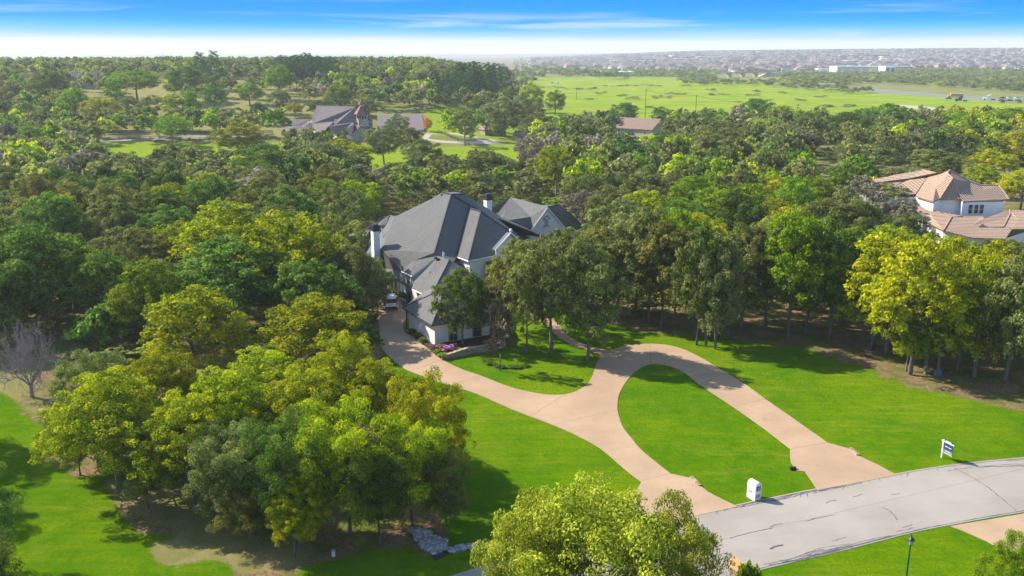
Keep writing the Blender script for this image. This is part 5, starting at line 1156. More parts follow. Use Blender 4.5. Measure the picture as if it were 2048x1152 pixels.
# ivy ring of ground cover under the small lawn tree
gc = []
for k in range(60):
    a = rng.uniform(3.0, 5.4); q = P(1022, 722); gc.append((q[0]+3.0*math.cos(a)*rng.uniform(0.8, 1.1), q[1]+2.6*math.sin(a)*rng.uniform(0.8, 1.1), 0.03, 0.3, rng.uniform(0.5, 0.9)))
mass('ground_cover', gc, LM['G'], 'band of low ground cover curving over the small lawn', 'ground cover', LOW2)

# ------------------------------------------------------------------ white car by the house
def wheelset(b, hub, pts, r=0.36, w=0.24):
    pass
def suv(loc, rz, label):
    root = thing('parked_car', loc, label, 'car'); ca, sa = math.cos(rz), math.sin(rz)
    def G(x, y, z): return (loc[0]+x*ca-y*sa, loc[1]+x*sa+y*ca, loc[2]+z)
    def loft(b, prof):   # prof: list of (x, [(halfwidth, z)...]) cross sections
        rings = []
        for x, sec in prof: rings.append([G(x, -w_, z_) for w_, z_ in sec]+[G(x, w_, z_) for w_, z_ in reversed(sec)])
        n = len(rings[0]); vs = [p for r_ in rings for p in r_]
        b.add(vs, [(i*n+k, i*n+(k+1) % n, (i+1)*n+(k+1) % n, (i+1)*n+k) for i in range(len(rings)-1) for k in range(n)]+[tuple(range(n)), tuple(reversed([(len(rings)-1)*n+k for k in range(n)]))])
    b = MB(); loft(b, [(-2.32, [(0.80, 0.42), (0.90, 0.75), (0.88, 0.98)]), (-2.2, [(0.88, 0.32), (0.97, 0.75), (0.94, 1.06)]), (0.9, [(0.90, 0.30), (0.98, 0.75), (0.94, 1.06)]), (1.2, [(0.90, 0.30), (0.98, 0.75), (0.90, 1.04)]), (2.2, [(0.86, 0.34), (0.93, 0.70), (0.84, 0.92)]), (2.36, [(0.74, 0.42), (0.82, 0.66), (0.76, 0.82)])])
    b.build('body', M['white'], root)
    b = MB(); loft(b, [(-2.17, [(0.86, 1.05), (0.70, 1.60)]), (-1.95, [(0.90, 1.05), (0.74, 1.66)]), (0.35, [(0.90, 1.05), (0.74, 1.66)]), (1.15, [(0.88, 1.03), (0.80, 1.08)])]); b.build('cabin_glass', M['glass'], root)
    b = MB(); loft(b, [(-2.22, [(0.70, 1.60), (0.68, 1.66)]), (-1.95, [(0.76, 1.64), (0.66, 1.74)]), (0.3, [(0.76, 1.64), (0.66, 1.72)]), (0.46, [(0.72, 1.60), (0.68, 1.64)])]); b.build('roof', M['white'], root)
    for x in (-0.75, 0.25):
        b = MB()
        for s_ in (-1, 1): b.tube([G(x, s_*0.925, 1.04), G(x, s_*0.765, 1.64)], 0.05, 4)
        b.build('door_pillar', M['white'], root)
    for x in (-1.45, 1.45):
        for s_ in (-1, 1):
            a_, c_ = G(x, s_*0.76, 0.36), G(x, s_*0.99, 0.36); w_ = MB().tube([a_, c_], 0.37, 16).build('wheel', M['black'], root); MB().tube([G(x, s_*0.9, 0.36), G(x, s_*1.0, 0.36)], 0.21, 12).build('rim', M['chrome'], w_)
    for s_ in (-1, 1):
        MB().box(G(-2.27, s_*0.78, 0.92), (0.12, 0.18, 0.30), rz).build('tail_light', M['red'], root)
        MB().box(G(2.25, s_*0.66, 0.74), (0.14, 0.34, 0.16), rz).build('headlight', M['chrome'], root)
        MB().box(G(0.75, s_*1.04, 1.08), (0.12, 0.18, 0.14), rz).build('mirror', M['white'], root)
    MB().box(G(-2.34, 0, 0.50), (0.14, 1.6, 0.2), rz).build('bumper', M['black'], root); MB().box(G(-2.34, 0, 0.84), (0.05, 0.52, 0.14), rz).build('number_plate', M['vent_white'], root)
    return root
q = P(777, 614); sv = suv((q[0], q[1], 0.05), R(106), 'white sport utility car with dark windows parked at the side of the grey roofed house'); sv.scale = (1.08, 1.08, 1.08)

# ------------------------------------------------------------------ street objects
q = P(1507, 996); mbx = thing('brick_mailbox', tuple(q), 'white painted brick mailbox with rounded top between the two drive aprons', 'mailbox'); rz = R(62)
# its face looks to the road; the long side is lit by the sun
nrmx = (math.cos(R(-62)), math.sin(R(-62)))
ang = math.atan2(nrmx[1], nrmx[0]); ca, sa = math.cos(ang), math.sin(ang)
def Gm(x, y, z): return (q[0]+x*ca-y*sa, q[1]+x*sa+y*ca, z)
wd2, dp2, hs = 0.33, 0.45, 1.22
prof = [(-wd2, 0.0), (wd2, 0.0), (wd2, hs)]+[(wd2*math.cos(a), hs+wd2*math.sin(a)) for a in [math.pi*k/12 for k in range(1, 12)]]+[(-wd2, hs)]
b = MB(); n = len(prof); b.add([Gm(-dp2, y, z) for y, z in prof]+[Gm(dp2, y, z) for y, z in prof], [tuple(reversed(range(n))), tuple(range(n, 2*n))]+[(i, (i+1) % n, n+(i+1) % n, n+i) for i in range(n)])
b.build('brick_body', M['white_paint'], mbx)
rp = [(wd2*1.0*math.cos(a), hs+wd2*1.0*math.sin(a)) for a in [math.pi*k/14 for k in range(15)]]; b = MB()
b.tube([Gm(dp2+0.02, wd2*0.93, 0.05), Gm(dp2+0.02, wd2*0.93, hs)]+[Gm(dp2+0.02, y*0.93, z) for y, z in rp]+[Gm(dp2+0.02, -wd2*0.93, hs), Gm(dp2+0.02, -wd2*0.93, 0.05)], 0.035, 5); b.build('face_border', M['trim'], mbx)
f_ = MB().box(Gm(dp2+0.02, 0.03, 1.02), (0.05, 0.38, 0.36), ang).build('door_frame', M['dark_metal'], mbx); MB().box(Gm(dp2+0.04, 0.03, 1.0), (0.05, 0.29, 0.30), ang).build('mail_door', simple('tan_door', (0.40, 0.30, 0.19), 0.6, 0.15, 4), f_)
MB().box(Gm(dp2+0.015, 0.0, 0.36), (0.04, 0.40, 0.22), ang).build('newspaper_slot', M['greywall'], mbx)
def text_obj(body, loc, size, rot, m_, parent, name='lettering', depth=0.01):
    cu = bpy.data.curves.new(name, 'FONT'); cu.body = body; cu.size = size; cu.extrude = depth; cu.align_x = 'CENTER'; cu.align_y = 'CENTER'
    o = bpy.data.objects.new(name, cu); COL.objects.link(o); o.parent = parent
    dg_ = bpy.context.evaluated_depsgraph_get(); me_ = bpy.data.meshes.new_from_object(o.evaluated_get(dg_)); bpy.data.objects.remove(o)
    o = bpy.data.objects.new(name, me_); COL.objects.link(o); o.parent = parent; me_.materials.clear(); me_.materials.append(m_)
    o.location = Vector(loc)-origin(parent); o.rotation_euler = rot; return o
b = MB()
for k in range(3): b.box(Gm(-0.22+0.16*k, -wd2-0.01, 0.68), (0.10, 0.03, 0.15), ang)
b.build('house_number', M['greywall'], mbx)
# for sale sign
q = P(1883, 915); sg = thing('yard_sign', tuple(q), 'white post sign with a dark blue hanging panel on the right lawn by the road', 'sign')
ang = R(-70); ca, sa = math.cos(ang), math.sin(ang); hs_ = 1.75
def Gs(x, y, z): return (q[0]+x*ca-y*sa, q[1]+x*sa+y*ca, z)
MB().box(Gs(0, 0, hs_/2), (0.10, 0.10, hs_), ang).build('post', M['white'], sg)
MB().box(Gs(0.50, 0, hs_-0.14), (1.34, 0.08, 0.09), ang).build('arm', M['white'], sg)
MB().box(Gs(0.62, 0, hs_-0.02), (0.8, 0.03, 0.15), ang).build('rider_panel', M['sign_navy'], sg)
pn = MB().box(Gs(0.60, 0, 1.24), (0.98, 0.04, 0.62), ang).build('panel', M['sign_navy'], sg)
MB().box(Gs(0.60, 0, 0.77), (0.98, 0.04, 0.32), ang).build('grey_panel', M['sign_grey'], sg)
MB().box(Gs(0.60, 0, 0.58), (0.98, 0.045, 0.08), ang).build('bottom_rail', M['beige'], sg)
# panel faces left and right of the arm; lettering on the near face
for z_, w_ in ((1.22, 0.72), (0.80, 0.5)):
    b = MB(); n_ = 9
    for k in range(n_):
        if k in (4,): continue
        b.box(Gs(0.60-w_/2+w_*(k+0.5)/n_, -0.026, z_), (w_/n_*0.72, 0.012, 0.075 if z_ > 1 else 0.04), ang)
    b.build('lettering', M['white'], sg)
b = MB()
for k in range(6): b.box(Gs(0.34+0.10*k, -0.02, hs_-0.02), (0.07, 0.02, 0.08), ang)
b.build('rider_lettering', M['white'], sg)
# lamp post
q = P(1823, 1072, 3.7); q = np.array([q[0], q[1], 0]); lp = thing('street_lamp', tuple(q), 'dark green lamp post with peaked lantern on the grass below the road', 'lamp')
b = MB(); b.tube([(q[0], q[1], -0.1), (q[0], q[1], 0.5), (q[0], q[1], 0.55), (q[0], q[1], 3.0)], [0.11, 0.09, 0.06, 0.045], 10); b.build('pole', M['lamp_green'], lp)
MB().tube([(q[0], q[1], 2.98), (q[0], q[1], 3.06), (q[0], q[1], 3.10)], [0.05, 0.11, 0.07], 8).build('collar', M['lamp_green'], lp)
MB().tube([(q[0], q[1], 3.08), (q[0], q[1], 3.42)], [0.10, 0.19], 6).build('lantern_glass', M['lamp_glass'], lp)
b = MB()
for k in range(6):
    a = math.pi*k/3; b.tube([(q[0]+0.10*math.cos(a), q[1]+0.10*math.sin(a), 3.08), (q[0]+0.195*math.cos(a), q[1]+0.195*math.sin(a), 3.43)], 0.014, 4)
b.build('lantern_frame', M['lamp_green'], lp)
b = MB(); b.tube([(q[0], q[1], 3.42), (q[0], q[1], 3.47), (q[0], q[1], 3.66), (q[0], q[1], 3.72)], [0.26, 0.25, 0.06, 0.045], 6); b.tube([(q[0], q[1], 3.72), (q[0], q[1], 3.76), (q[0], q[1], 3.84)], [0.03, 0.05, 0.01], 6); b.build('lamp_cap', M['dark_metal'], lp)
# shingled mailbox pillar
q = P(1476, 1118, 1.9); pil = thing('mailbox_pillar', (q[0], q[1], 0), 'stone mailbox pillar with peaked cedar shingle cap at the bottom edge', 'mailbox'); an = R(25)
MB().box((q[0], q[1], 0.68), (0.62, 0.78, 1.45), an).build('stone_body', M['stone_tan'], pil)
ca, sa = math.cos(an), math.sin(an); G_ = lambda x, y, z: (q[0]+x*ca-y*sa, q[1]+x*sa+y*ca, z)
roofpiece('shingle_cap', [[G_(-0.48, -0.55, 1.35), G_(-0.48, 0.55, 1.35), G_(0, 0.55, 1.9), G_(0, -0.55, 1.9)], [G_(0.48, -0.55, 1.35), G_(0.48, 0.55, 1.35), G_(0, 0.55, 1.9), G_(0, -0.55, 1.9)]], M['cedar'], pil, 0.05)
b = MB(); b.poly([G_(-0.36, -0.4, 1.4), G_(0.36, -0.4, 1.4), G_(0, -0.4, 1.82)]); b.poly([G_(-0.36, 0.4, 1.4), G_(0, 0.4, 1.82), G_(0.36, 0.4, 1.4)]); b.build('gable', M['cedar'], pil)
# blue bin among the trunks, utility stub in the left lawn, culvert heads and rocks
q = P(1875, 750); bn = thing('blue_bin', tuple(q), 'small blue bin among the trunks at the right lawn edge', 'bin'); MB().box((q[0], q[1], 0.27), (0.65, 0.45, 0.54), 0.2, 0.94).build('tub', M['blue'], bn); MB().box((q[0], q[1], 0.57), (0.7, 0.5, 0.06), 0.2).build('lid', M['blue'], bn)
q = P(667, 1112); st_ = thing('utility_stub', tuple(q), 'short grey utility stub standing in the patchy grass at bottom left', 'marker post'); MB().tube([(q[0], q[1], 0), (q[0], q[1], 0.42)], 0.14, 10).build('stub', M['vent_white'], st_); MB().tube([(q[0], q[1], 0.42), (q[0], q[1], 0.5)], [0.17, 0.12], 10).build('cap', M['greywall'], st_)
for (x0, y0, x1_, y1_, lb) in ((1382, 955, 1400, 973, 'short stone culvert head at the near drive apron'), (1701, 898, 1716, 912, 'short stone culvert head at the far side of the right apron')):
    a, c_ = P(x0, y0), P(x1_, y1_); d_ = c_-a; L = np.linalg.norm(d_[:2]); m0 = (a+c_)/2
    tag(MB().box((m0[0], m0[1], 0.05), (L, 0.28, 0.22), math.atan2(d_[1], d_[0])).build('stone_headwall', M['stone_tan']), lb, 'culvert')
q = P(1588, 938); tag(MB().tube([(q[0]-0.4, q[1]-0.2, 0.12), (q[0]+0.1, q[1]-0.08, 0.12)], 0.17, 10).build('culvert_pipe', M['black']), 'dark culvert pipe mouth beside the right drive apron', 'pipe')
def rocks(name, polys, n, label, sz=(0.12, 0.34)):
    b = MB(); r_ = random.Random(9)
    for pl in polys:
        xs = [p_[0] for p_ in pl]; ys_ = [p_[1] for p_ in pl]; k = 0
        while k < n:
            x, y = r_.uniform(min(xs), max(xs)), r_.uniform(min(ys_), max(ys_))
            if not inpoly([x], [y], pl)[0]: continue
            k += 1; q = P(x, y); s_ = r_.uniform(*sz); bm = bmesh.new(); bmesh.ops.create_icosphere(bm, subdivisions=1, radius=s_)
            vs = [(q[0]+v.co.x*r_.uniform(0.75, 1.2), q[1]+v.co.y*r_.uniform(0.75, 1.2), v.co.z*0.6+s_*0.25) for v in bm.verts]; b.add(vs, [tuple(v.index for v in f.verts) for f in bm.faces]); bm.free()
    o = b.build(name, M['stone_river']); o['kind'] = 'stuff'; return tag(o, label, 'rocks')
rocks('riprap', [[(822, 1062), (845, 1060), (892, 1082), (890, 1098), (868, 1108), (845, 1095)]], 210, 'heap of grey river rocks in the ditch at bottom centre left')
rocks('riprap', [[(898, 1100), (952, 1088), (955, 1094), (905, 1106)]], 60, 'thin line of pale rocks along the ditch')
sheet('creek_bed', [(862, 1112), (895, 1098), (950, 1086), (985, 1078), (985, 1084), (950, 1093), (900, 1108), (870, 1122)], M['mud'], 0.01)

# ------------------------------------------------------------------ power line
poles = []
for i, (x, yb, yt, arm, lb) in enumerate(((1290, 238, 178, 1.2, 'wooden power pole in the meadow behind the russet roofed house'), (1390, 254, 190, 1.2, 'wooden power pole in the meadow between the russet roof and the dark oaks'), (1592, 262, 208, 3.2, 'wooden power pole with cross arms at the right end of the meadow'), (1762, 292, 232, 1.2, 'pale power pole among the trees where the wires spread'), (2120, 352, 262, 3.0, 'wooden power pole just off the right edge'), (1037, 230, 165, 1.0, 'pale slim pole beside the oaks at the left end of the meadow'), (968, 212, 176, 0.5, 'slim pale flag pole by the gravel path'), (1153, 200, 176, 0.6, 'short wooden pole at the left edge of the meadow'))):
    q = P(x, yb); h_ = hgt(x, yb, yt); t_ = thing('power_pole' if i not in (6,) else 'flag_pole', tuple(q), lb, 'pole'); wid = 0.16 if i != 6 else 0.07
    MB().tube([(q[0], q[1], q[2]-0.2), (q[0], q[1], q[2]+h_)], [wid*1.2, wid*0.8], 8).build('pole_shaft', M['wood_pole'] if i != 6 else M['chrome'], t_)
    if i not in (6,):
        for dz in ((0.5,) if arm < 2 else (0.5, 1.6)):
            ar = MB().box((q[0], q[1], q[2]+h_-dz), (arm, 0.12, 0.14), 0.4).build('cross_arm', M['wood_pole'], t_)
            for s_ in (-0.9, 0, 0.9): MB().tube([(q[0]+arm/2*s_*math.cos(0.4), q[1]+arm/2*s_*math.sin(0.4), q[2]+h_-dz+0.05), (q[0]+arm/2*s_*math.cos(0.4), q[1]+arm/2*s_*math.sin(0.4), q[2]+h_-dz+0.3)], 0.05, 5).build('insulator', M['vent_white'], ar)
    poles.append((q, h_, arm))
def wire(a, c_, sag): return [tuple(a+(c_-a)*k/10-np.array([0, 0, sag*4*(k/10)*(1-k/10)])) for k in range(11)]
WR = [(0, 1, 3), (1, 2, 3), (2, 3, 3), (3, 4, 3)]
for a_, c_, n_ in WR:
    for k in range(n_):
        o_ = (k-1)*0.45; A_, B_ = poles[a_], poles[c_]
        pa = A_[0]+np.array([A_[2]*o_*0.9, A_[2]*o_*0.4, A_[1]-0.2-0.0*k]); pb = B_[0]+np.array([B_[2]*o_*0.9, B_[2]*o_*0.4, B_[1]-0.2])
        lbn = ['upper left', 'middle', 'right'][k]
        tag(MB().tube(wire(pa, pb, 1.6), 0.018, 4, False).build('power_line', M['wood_pole']), 'power line strung from pole to pole past the meadow edge', 'power line', 'power lines between the wooden poles')

# ------------------------------------------------------------------ vehicles and works on the far highway
def vframe(x, y, rz, zoff=0.3):
    q = P(x, y); q[2] += zoff; ca, sa = math.cos(rz), math.sin(rz); return q, (lambda a, b_, c_: (q[0]+a*ca-b_*sa, q[1]+a*sa+b_*ca, q[2]+c_))
def wheels(root, G, xs, w_, rz, r=0.5):
    for x in xs:
        for s_ in (-1, 1): MB().tube([G(x, s_*(w_-0.25), r), G(x, s_*w_, r)], r, 10).build('wheel', M['black'], root)
RZ = R(-22)
q, G = vframe(1911, 196, RZ+R(10)); t_ = thing('school_bus', tuple(q), 'yellow school bus on the far highway at right', 'bus')
MB().box(G(0.6, 0, 1.75), (9.2, 2.4, 2.3), RZ+R(10)).build('body', M['yellow'], t_); MB().box(G(-4.9, 0, 1.2), (1.9, 2.2, 1.3), RZ+R(10), 0.92).build('bonnet', M['yellow'], t_); MB().box(G(0.6, 0, 2.98), (9.0, 2.2, 0.2), RZ+R(10)).build('roof', M['white'], t_)
MB().box(G(0.6, 0, 2.2), (8.7, 2.46, 0.6), RZ+R(10)).build('window_band', M['glass'], t_); wheels(t_, G, (-4.6, 3.6), 1.25, RZ)
def tractor(x, y, mat_, label, sleeper=True, rz=RZ):
    q, G = vframe(x, y, rz); t_ = thing('semi_tractor', tuple(q), label, 'truck')
    MB().box(G(-2.6, 0, 1.4), (2.6, 2.2, 1.5), rz, 0.85).build('bonnet', M[mat_], t_); MB().box(G(-0.4, 0, 2.0), (2.4, 2.5, 2.6), rz, 0.92).build('cab', M[mat_], t_)
    b = MB(); vs = [G(-1.2, -1.15, 3.2), G(-1.2, 1.15, 3.2), G(1.3, 1.15, 3.2), G(1.3, -1.15, 3.2), G(0.9, -1.1, 4.3), G(0.9, 1.1, 4.3), G(1.3, 1.1, 4.3), G(1.3, -1.1, 4.3)]
    b.add(vs, [(0, 1, 5, 4), (4, 5, 6, 7), (0, 4, 7, 3), (1, 2, 6, 5), (2, 3, 7, 6)]); b.build('wind_deflector', M[mat_], t_)
    MB().box(G(-1.45, 0, 2.6), (0.25, 2.2, 0.8), rz).build('windscreen', M['glass'], t_); MB().box(G(3.0, 0, 0.95), (4.0, 0.9, 0.3), rz).build('chassis', M['dark_metal'], t_); wheels(t_, G, (-2.8, 2.2, 3.5), 1.25, rz); return t_, G
tractor(1977, 201, 'white', 'white semi truck tractor without trailer on the highway'); tractor(1921, 204, 'navy', 'dark blue truck tractor with pale stripes in front of the yellow bus')
q, G = vframe(1897, 199, RZ); t_ = thing('parked_car', tuple(q), 'small dark car left of the dark truck on the highway', 'car'); MB().box(G(0, 0, 0.6), (4.4, 1.8, 0.7), RZ, 0.96).build('body', M['navy'], t_); MB().box(G(0.1, 0, 1.2), (2.4, 1.6, 0.55), RZ, 0.8).build('cabin', M['glass'], t_); wheels(t_, G, (-1.4, 1.4), 0.95, RZ, 0.33)
q, G = vframe(1729, 181, RZ); t_ = thing('parked_car', tuple(q), 'lone dark blue car at the left end of the visible highway', 'car'); MB().box(G(0, 0, 0.6), (4.6, 1.8, 0.7), RZ, 0.96).build('body', M['navy'], t_); MB().box(G(0.1, 0, 1.2), (2.4, 1.6, 0.55), RZ, 0.8).build('cabin', M['glass'], t_); wheels(t_, G, (-1.4, 1.4), 0.95, RZ, 0.33)
q, G = vframe(1650, 176, R(-8), 0.3); t_ = thing('semi_truck', tuple(q), 'blue cab truck pulling a long white box trailer on the far road', 'truck')
MB().box(G(1.5, 0, 2.6), (13.5, 2.5, 3.2), R(-8)).build('trailer', M['white'], t_); MB().box(G(-6.6, 0, 1.9), (2.3, 2.4, 2.9), R(-8), 0.9).build('cab', M['navy'], t_); wheels(t_, G, (-6.6, -4, 5.5, 6.8), 1.25, R(-8))
q, G = vframe(2022, 206, RZ+R(8)); rzc = RZ+R(8); t_ = thing('car_carrier', tuple(q), 'two deck car carrier trailer loaded with cars at the right edge', 'truck')
b = MB(); b.box(G(1, 0, 0.9), (19, 2.4, 0.25), rzc); b.box(G(1, 0, 2.65), (18, 2.4, 0.15), rzc)
for x in (-8, -4, 0, 4, 8, 10): 
    for s_ in (-1, 1): b.box(G(x, s_*1.15, 1.8), (0.2, 0.12, 1.9), rzc)
b.build('decks', M['chrome'], t_); wheels(t_, G, (-6, -4.8, 5, 6.2), 1.25, rzc); MB().box(G(12.5, 0, 2.0), (2.6, 2.4, 3.0), rzc, 0.9).build('cab', M['white'], t_)
for i, (x, z_, mm, lb) in enumerate(((-6.2, 1.03, 'navy', 'dark car at the rear of the lower deck of the car carrier'), (-1.2, 1.03, 'navy', 'dark car in the middle of the lower deck of the car carrier'), (4.5, 1.03, 'red', 'red car on the lower deck of the car carrier'), (-6.0, 2.75, 'black', 'black car at the rear of the upper deck of the car carrier'), (-1.0, 2.75, 'white', 'white car in the middle of the upper deck of the car carrier'), (4.2, 2.75, 'white', 'white car at the front of the upper deck of the car carrier'))):
    o0 = G(x, 0, z_); c_ = thing('carried_car', o0, lb, 'car', 'cars on the car carrier'); MB().box(G(x, 0, z_+0.45), (4.4, 1.75, 0.6), rzc, 0.96).build('body', M[mm], c_); MB().box(G(x+0.1, 0, z_+0.98), (2.3, 1.55, 0.5), rzc, 0.8).build('cabin', M['glass'], c_)
q, G = vframe(1113, 168, R(10), 0.0); t_ = thing('parked_truck', tuple(q), 'pale pick up truck parked in the meadow beside the tree line', 'truck'); MB().box(G(0, 0, 1.0), (6.5, 2.1, 1.0), R(10)).build('body', M['white'], t_); MB().box(G(0.6, 0, 1.9), (3.0, 1.9, 0.9), R(10), 0.85).build('cab', M['vent_white'], t_); wheels(t_, G, (-2, 2), 1.05, R(10), 0.45)
q, G = vframe(1105, 167, R(10), 0.0); t_ = thing('farm_trailer', tuple(q), 'dark loaded farm trailer left of the pale truck in the meadow', 'trailer'); MB().box(G(0, 0, 1.1), (4.5, 2.2, 1.2), R(10), 0.9).build('load', M['greywall'], t_); wheels(t_, G, (-0.8, 0.8), 1.15, R(10), 0.45)
# overpass
q0, q1 = P(1431, 156), P(1535, 153); br = thing('overpass', tuple(q0), 'long flat grey highway overpass on piers beyond the meadow', 'bridge'); d_ = q1-q0; L = np.linalg.norm(d_[:2]); an = math.atan2(d_[1], d_[0]); m0 = (q0+q1)/2
MB().box((m0[0], m0[1], 6.5), (L*1.1, 10, 0.9), an).build('deck', M['greywall'], br); MB().box((m0[0], m0[1]-5, 7.3), (L*1.1, 0.3, 0.9), an).build('parapet', M['beige'], br)
for k in (0.25, 0.5, 0.75): p_ = q0+d_*k; MB().box((p_[0], p_[1], 3.0), (2.5, 7, 6.2), an, 1.15).build('pier', M['beige'], br)
b = MB(); p_ = q0+d_*1.0; b.add([(p_[0]-14, p_[1]-6, 0), (p_[0]+16, p_[1]-6, 0), (p_[0]+16, p_[1]-6, 6.2), (p_[0]+2, p_[1]-6, 6.2), (p_[0]-14, p_[1]+6, 0), (p_[0]+16, p_[1]+6, 0), (p_[0]+16, p_[1]+6, 6.2), (p_[0]+2, p_[1]+6, 6.2)], [(0, 1, 2, 3), (4, 7, 6, 5), (0, 3, 7, 4), (3, 2, 6, 7), (1, 5, 6, 2)]); b.build('abutment', M['beige'], br)
# warehouses
def shed_block(x0, x1_, yb, yt, depth, mw, label, cat='warehouse', glassy=False, name='warehouse'):
    a, c_ = P(x0, yb), P(x1_, yb); h_ = max(4, hgt(x0, yb, yt)); m0 = (a+c_)/2; L = np.linalg.norm((c_-a)[:2]); t_ = thing(name, tuple(m0), label, cat); an = math.atan2((c_-a)[1], (c_-a)[0])
    MB().box((m0[0], m0[1]+depth/2, m0[2]+h_/2-1), (L, depth, h_+2), an).build('wall', M[mw], t_); MB().box((m0[0], m0[1]+depth/2, m0[2]+h_+0.2), (L+1, depth+1, 0.4), an).build('roof', M['white'], t_)
    n = max(2, int(L/14))
    for k in range(min(n, 12)):
        u = -L/2+L*(k+0.5)/n; MB().box((m0[0]+u*math.cos(an), m0[1]+u*math.sin(an)-0.2, m0[2]+h_*0.45), (5, 0.6, h_*(0.5 if not glassy else 0.7)), an).build('window' if glassy else 'loading_door', M['glass'] if glassy else M['vent_white'], t_)
    return t_
shed_block(1675, 1768, 147, 133, 45, 'beige', 'long beige warehouse in front of the distant town at right'); shed_block(1770, 1790, 148, 133, 35, 'white', 'white office block with dark glass at the right end of the long warehouse', 'office', True, 'office_building')
shed_block(1792, 1826, 143, 133, 40, 'greywall', 'dark grey block right of the white office'); shed_block(1638, 1672, 144, 138, 30, 'white', 'low white building left of the long warehouse'); shed_block(1200, 1268, 152, 144, 70, 'vent_white', 'low pale flat roofed building left of the meadow end')
# masts, crane and tank on the skyline
for x, y0, yt, w_, lb, nm_ in ((487, 128, 96, 0.5, 'tall thin mast on the skyline at left', 'radio_mast'), (493, 128, 105, 0.4, 'shorter thin mast right of the tall one on the skyline', 'radio_mast'), (1885, 106, 92, 0.6, 'thin mast over the distant town', 'radio_mast')):
    D = 2600 if x < 1000 else 4000; r_ = ray(x, 112); q = CAM+r_*(D/r_[1]); zt = (CAM+ray(x, yt)*(D/ray(x, yt)[1]))[2]; z0 = float(ter(q[0], q[1])); t_ = thing(nm_, (q[0], q[1], z0), lb, 'mast'); MB().tube([(q[0], q[1], z0), (q[0], q[1], zt)], [w_*1.5, w_], 5).build('mast', M['chrome'], t_)
D = 2600; q = CAM+ray(326, 115)*(D/ray(326, 115)[1]); z0 = float(ter(q[0], q[1])); e = CAM+ray(318, 103)*(D/ray(318, 103)[1]); t_ = thing('crane', (q[0], q[1], z0), 'slanting crane boom on the skyline at left', 'crane'); MB().tube([(q[0], q[1], z0), (q[0]+2, q[1], 30), tuple(e)], [1.4, 1.2, 0.8], 5).build('boom', M['chrome'], t_); MB().box((q[0], q[1], z0+3), (8, 6, 5), 0, 0.8).build('crane_body', M['yellow'], t_)
D = 4200; q = CAM+ray(1994, 104)*(D/ray(1994, 104)[1]); z0 = float(ter(q[0], q[1])); zt = (CAM+ray(1994, 90)*(D/ray(1994, 90)[1]))[2]
t_ = thing('water_tower', (q[0], q[1], z0), 'slim white water tower over the distant town at right', 'water tower'); MB().tube([(q[0], q[1], z0), (q[0], q[1], zt-7)], [2.5, 1.8], 8).build('stem', M['white'], t_); MB().tube([(q[0], q[1], zt-8), (q[0], q[1], zt-5), (q[0], q[1], zt-2), (q[0], q[1], zt)], [2, 4.6, 4.4, 1], 10).build('tank', M['white'], t_)

# ------------------------------------------------------------------ the distant town
M['town_roof_a'] = simple('town_roof_grey_brown', (0.17, 0.140, 0.14), 0.9, 0.25, 0.03, bs=0); M['town_roof_b'] = simple('town_roof_dark', (0.085, 0.078, 0.095), 0.9, 0.25, 0.03, bs=0); M['town_roof_c'] = simple('town_roof_tan', (0.25, 0.20, 0.18), 0.9, 0.2, 0.03, bs=0)
M['town_wall_a'] = simple('town_brick', (0.36, 0.25, 0.20), 0.9, 0.25, 0.03, bs=0); M['town_wall_b'] = simple('town_stone', (0.62, 0.57, 0.50), 0.9, 0.15, 0.03, bs=0)
def town_mb(b, L, w, he, hr, garage, o=(0, 0, 0), rz=0):
    ca, sa = math.cos(rz), math.sin(rz); T_ = lambda u, v, z: (o[0]+u*ca-v*sa, o[1]+u*sa+v*ca, o[2]+z); l, w_ = L/2, w/2
    b.mi = 0; c_ = [(-l, -w_), (l, -w_), (l, w_), (-l, w_)]
    for i in range(4): p_, q_ = c_[i], c_[(i+1) % 4]; b.poly([T_(*p_, -2), T_(*q_, -2), T_(*q_, he), T_(*p_, he)])
    if garage:
        b.poly([T_(-l+1, -w_-4, -2), T_(-l+7, -w_-4, -2), T_(-l+7, -w_-4, he-0.5), T_(-l+4, -w_-4, he+2.2), T_(-l+1, -w_-4, he-0.5)]); b.poly([T_(-l+1, -w_, -2), T_(-l+1, -w_-4, -2), T_(-l+1, -w_-4, he-0.5), T_(-l+1, -w_, he-0.5)]); b.poly([T_(-l+7, -w_-4, -2), T_(-l+7, -w_, -2), T_(-l+7, -w_, he-0.5), T_(-l+7, -w_-4, he-0.5)])
    b.mi = 1; e = 0.6; A_, B_, C_, D_ = T_(-l-e, -w_-e, he), T_(l+e, -w_-e, he), T_(l+e, w_+e, he), T_(-l-e, w_+e, he); r0, r1 = T_(-l+w_*0.8, 0, hr), T_(l-w_*0.8, 0, hr)
    for f in ([A_, B_, r1, r0], [B_, C_, r1], [C_, D_, r0, r1], [D_, A_, r0]): b.poly(f)
    if garage: b.poly([T_(-l+0.5, -w_-4.4, he-0.7), T_(-l+4, -w_-4.4, he+2.4), T_(-l+4, -w_+2.5, he+2.4), T_(-l+0.5, -w_, he-0.7)]); b.poly([T_(-l+7.5, -w_-4.4, he-0.7), T_(-l+7.5, -w_, he-0.7), T_(-l+4, -w_+2.5, he+2.4), T_(-l+4, -w_-4.4, he+2.4)])
    b.mi = 0
TOWN = []; r4_ = random.Random(31)
gx = None
for _ in range(2): pass
y_ = 1640.0; row = 0
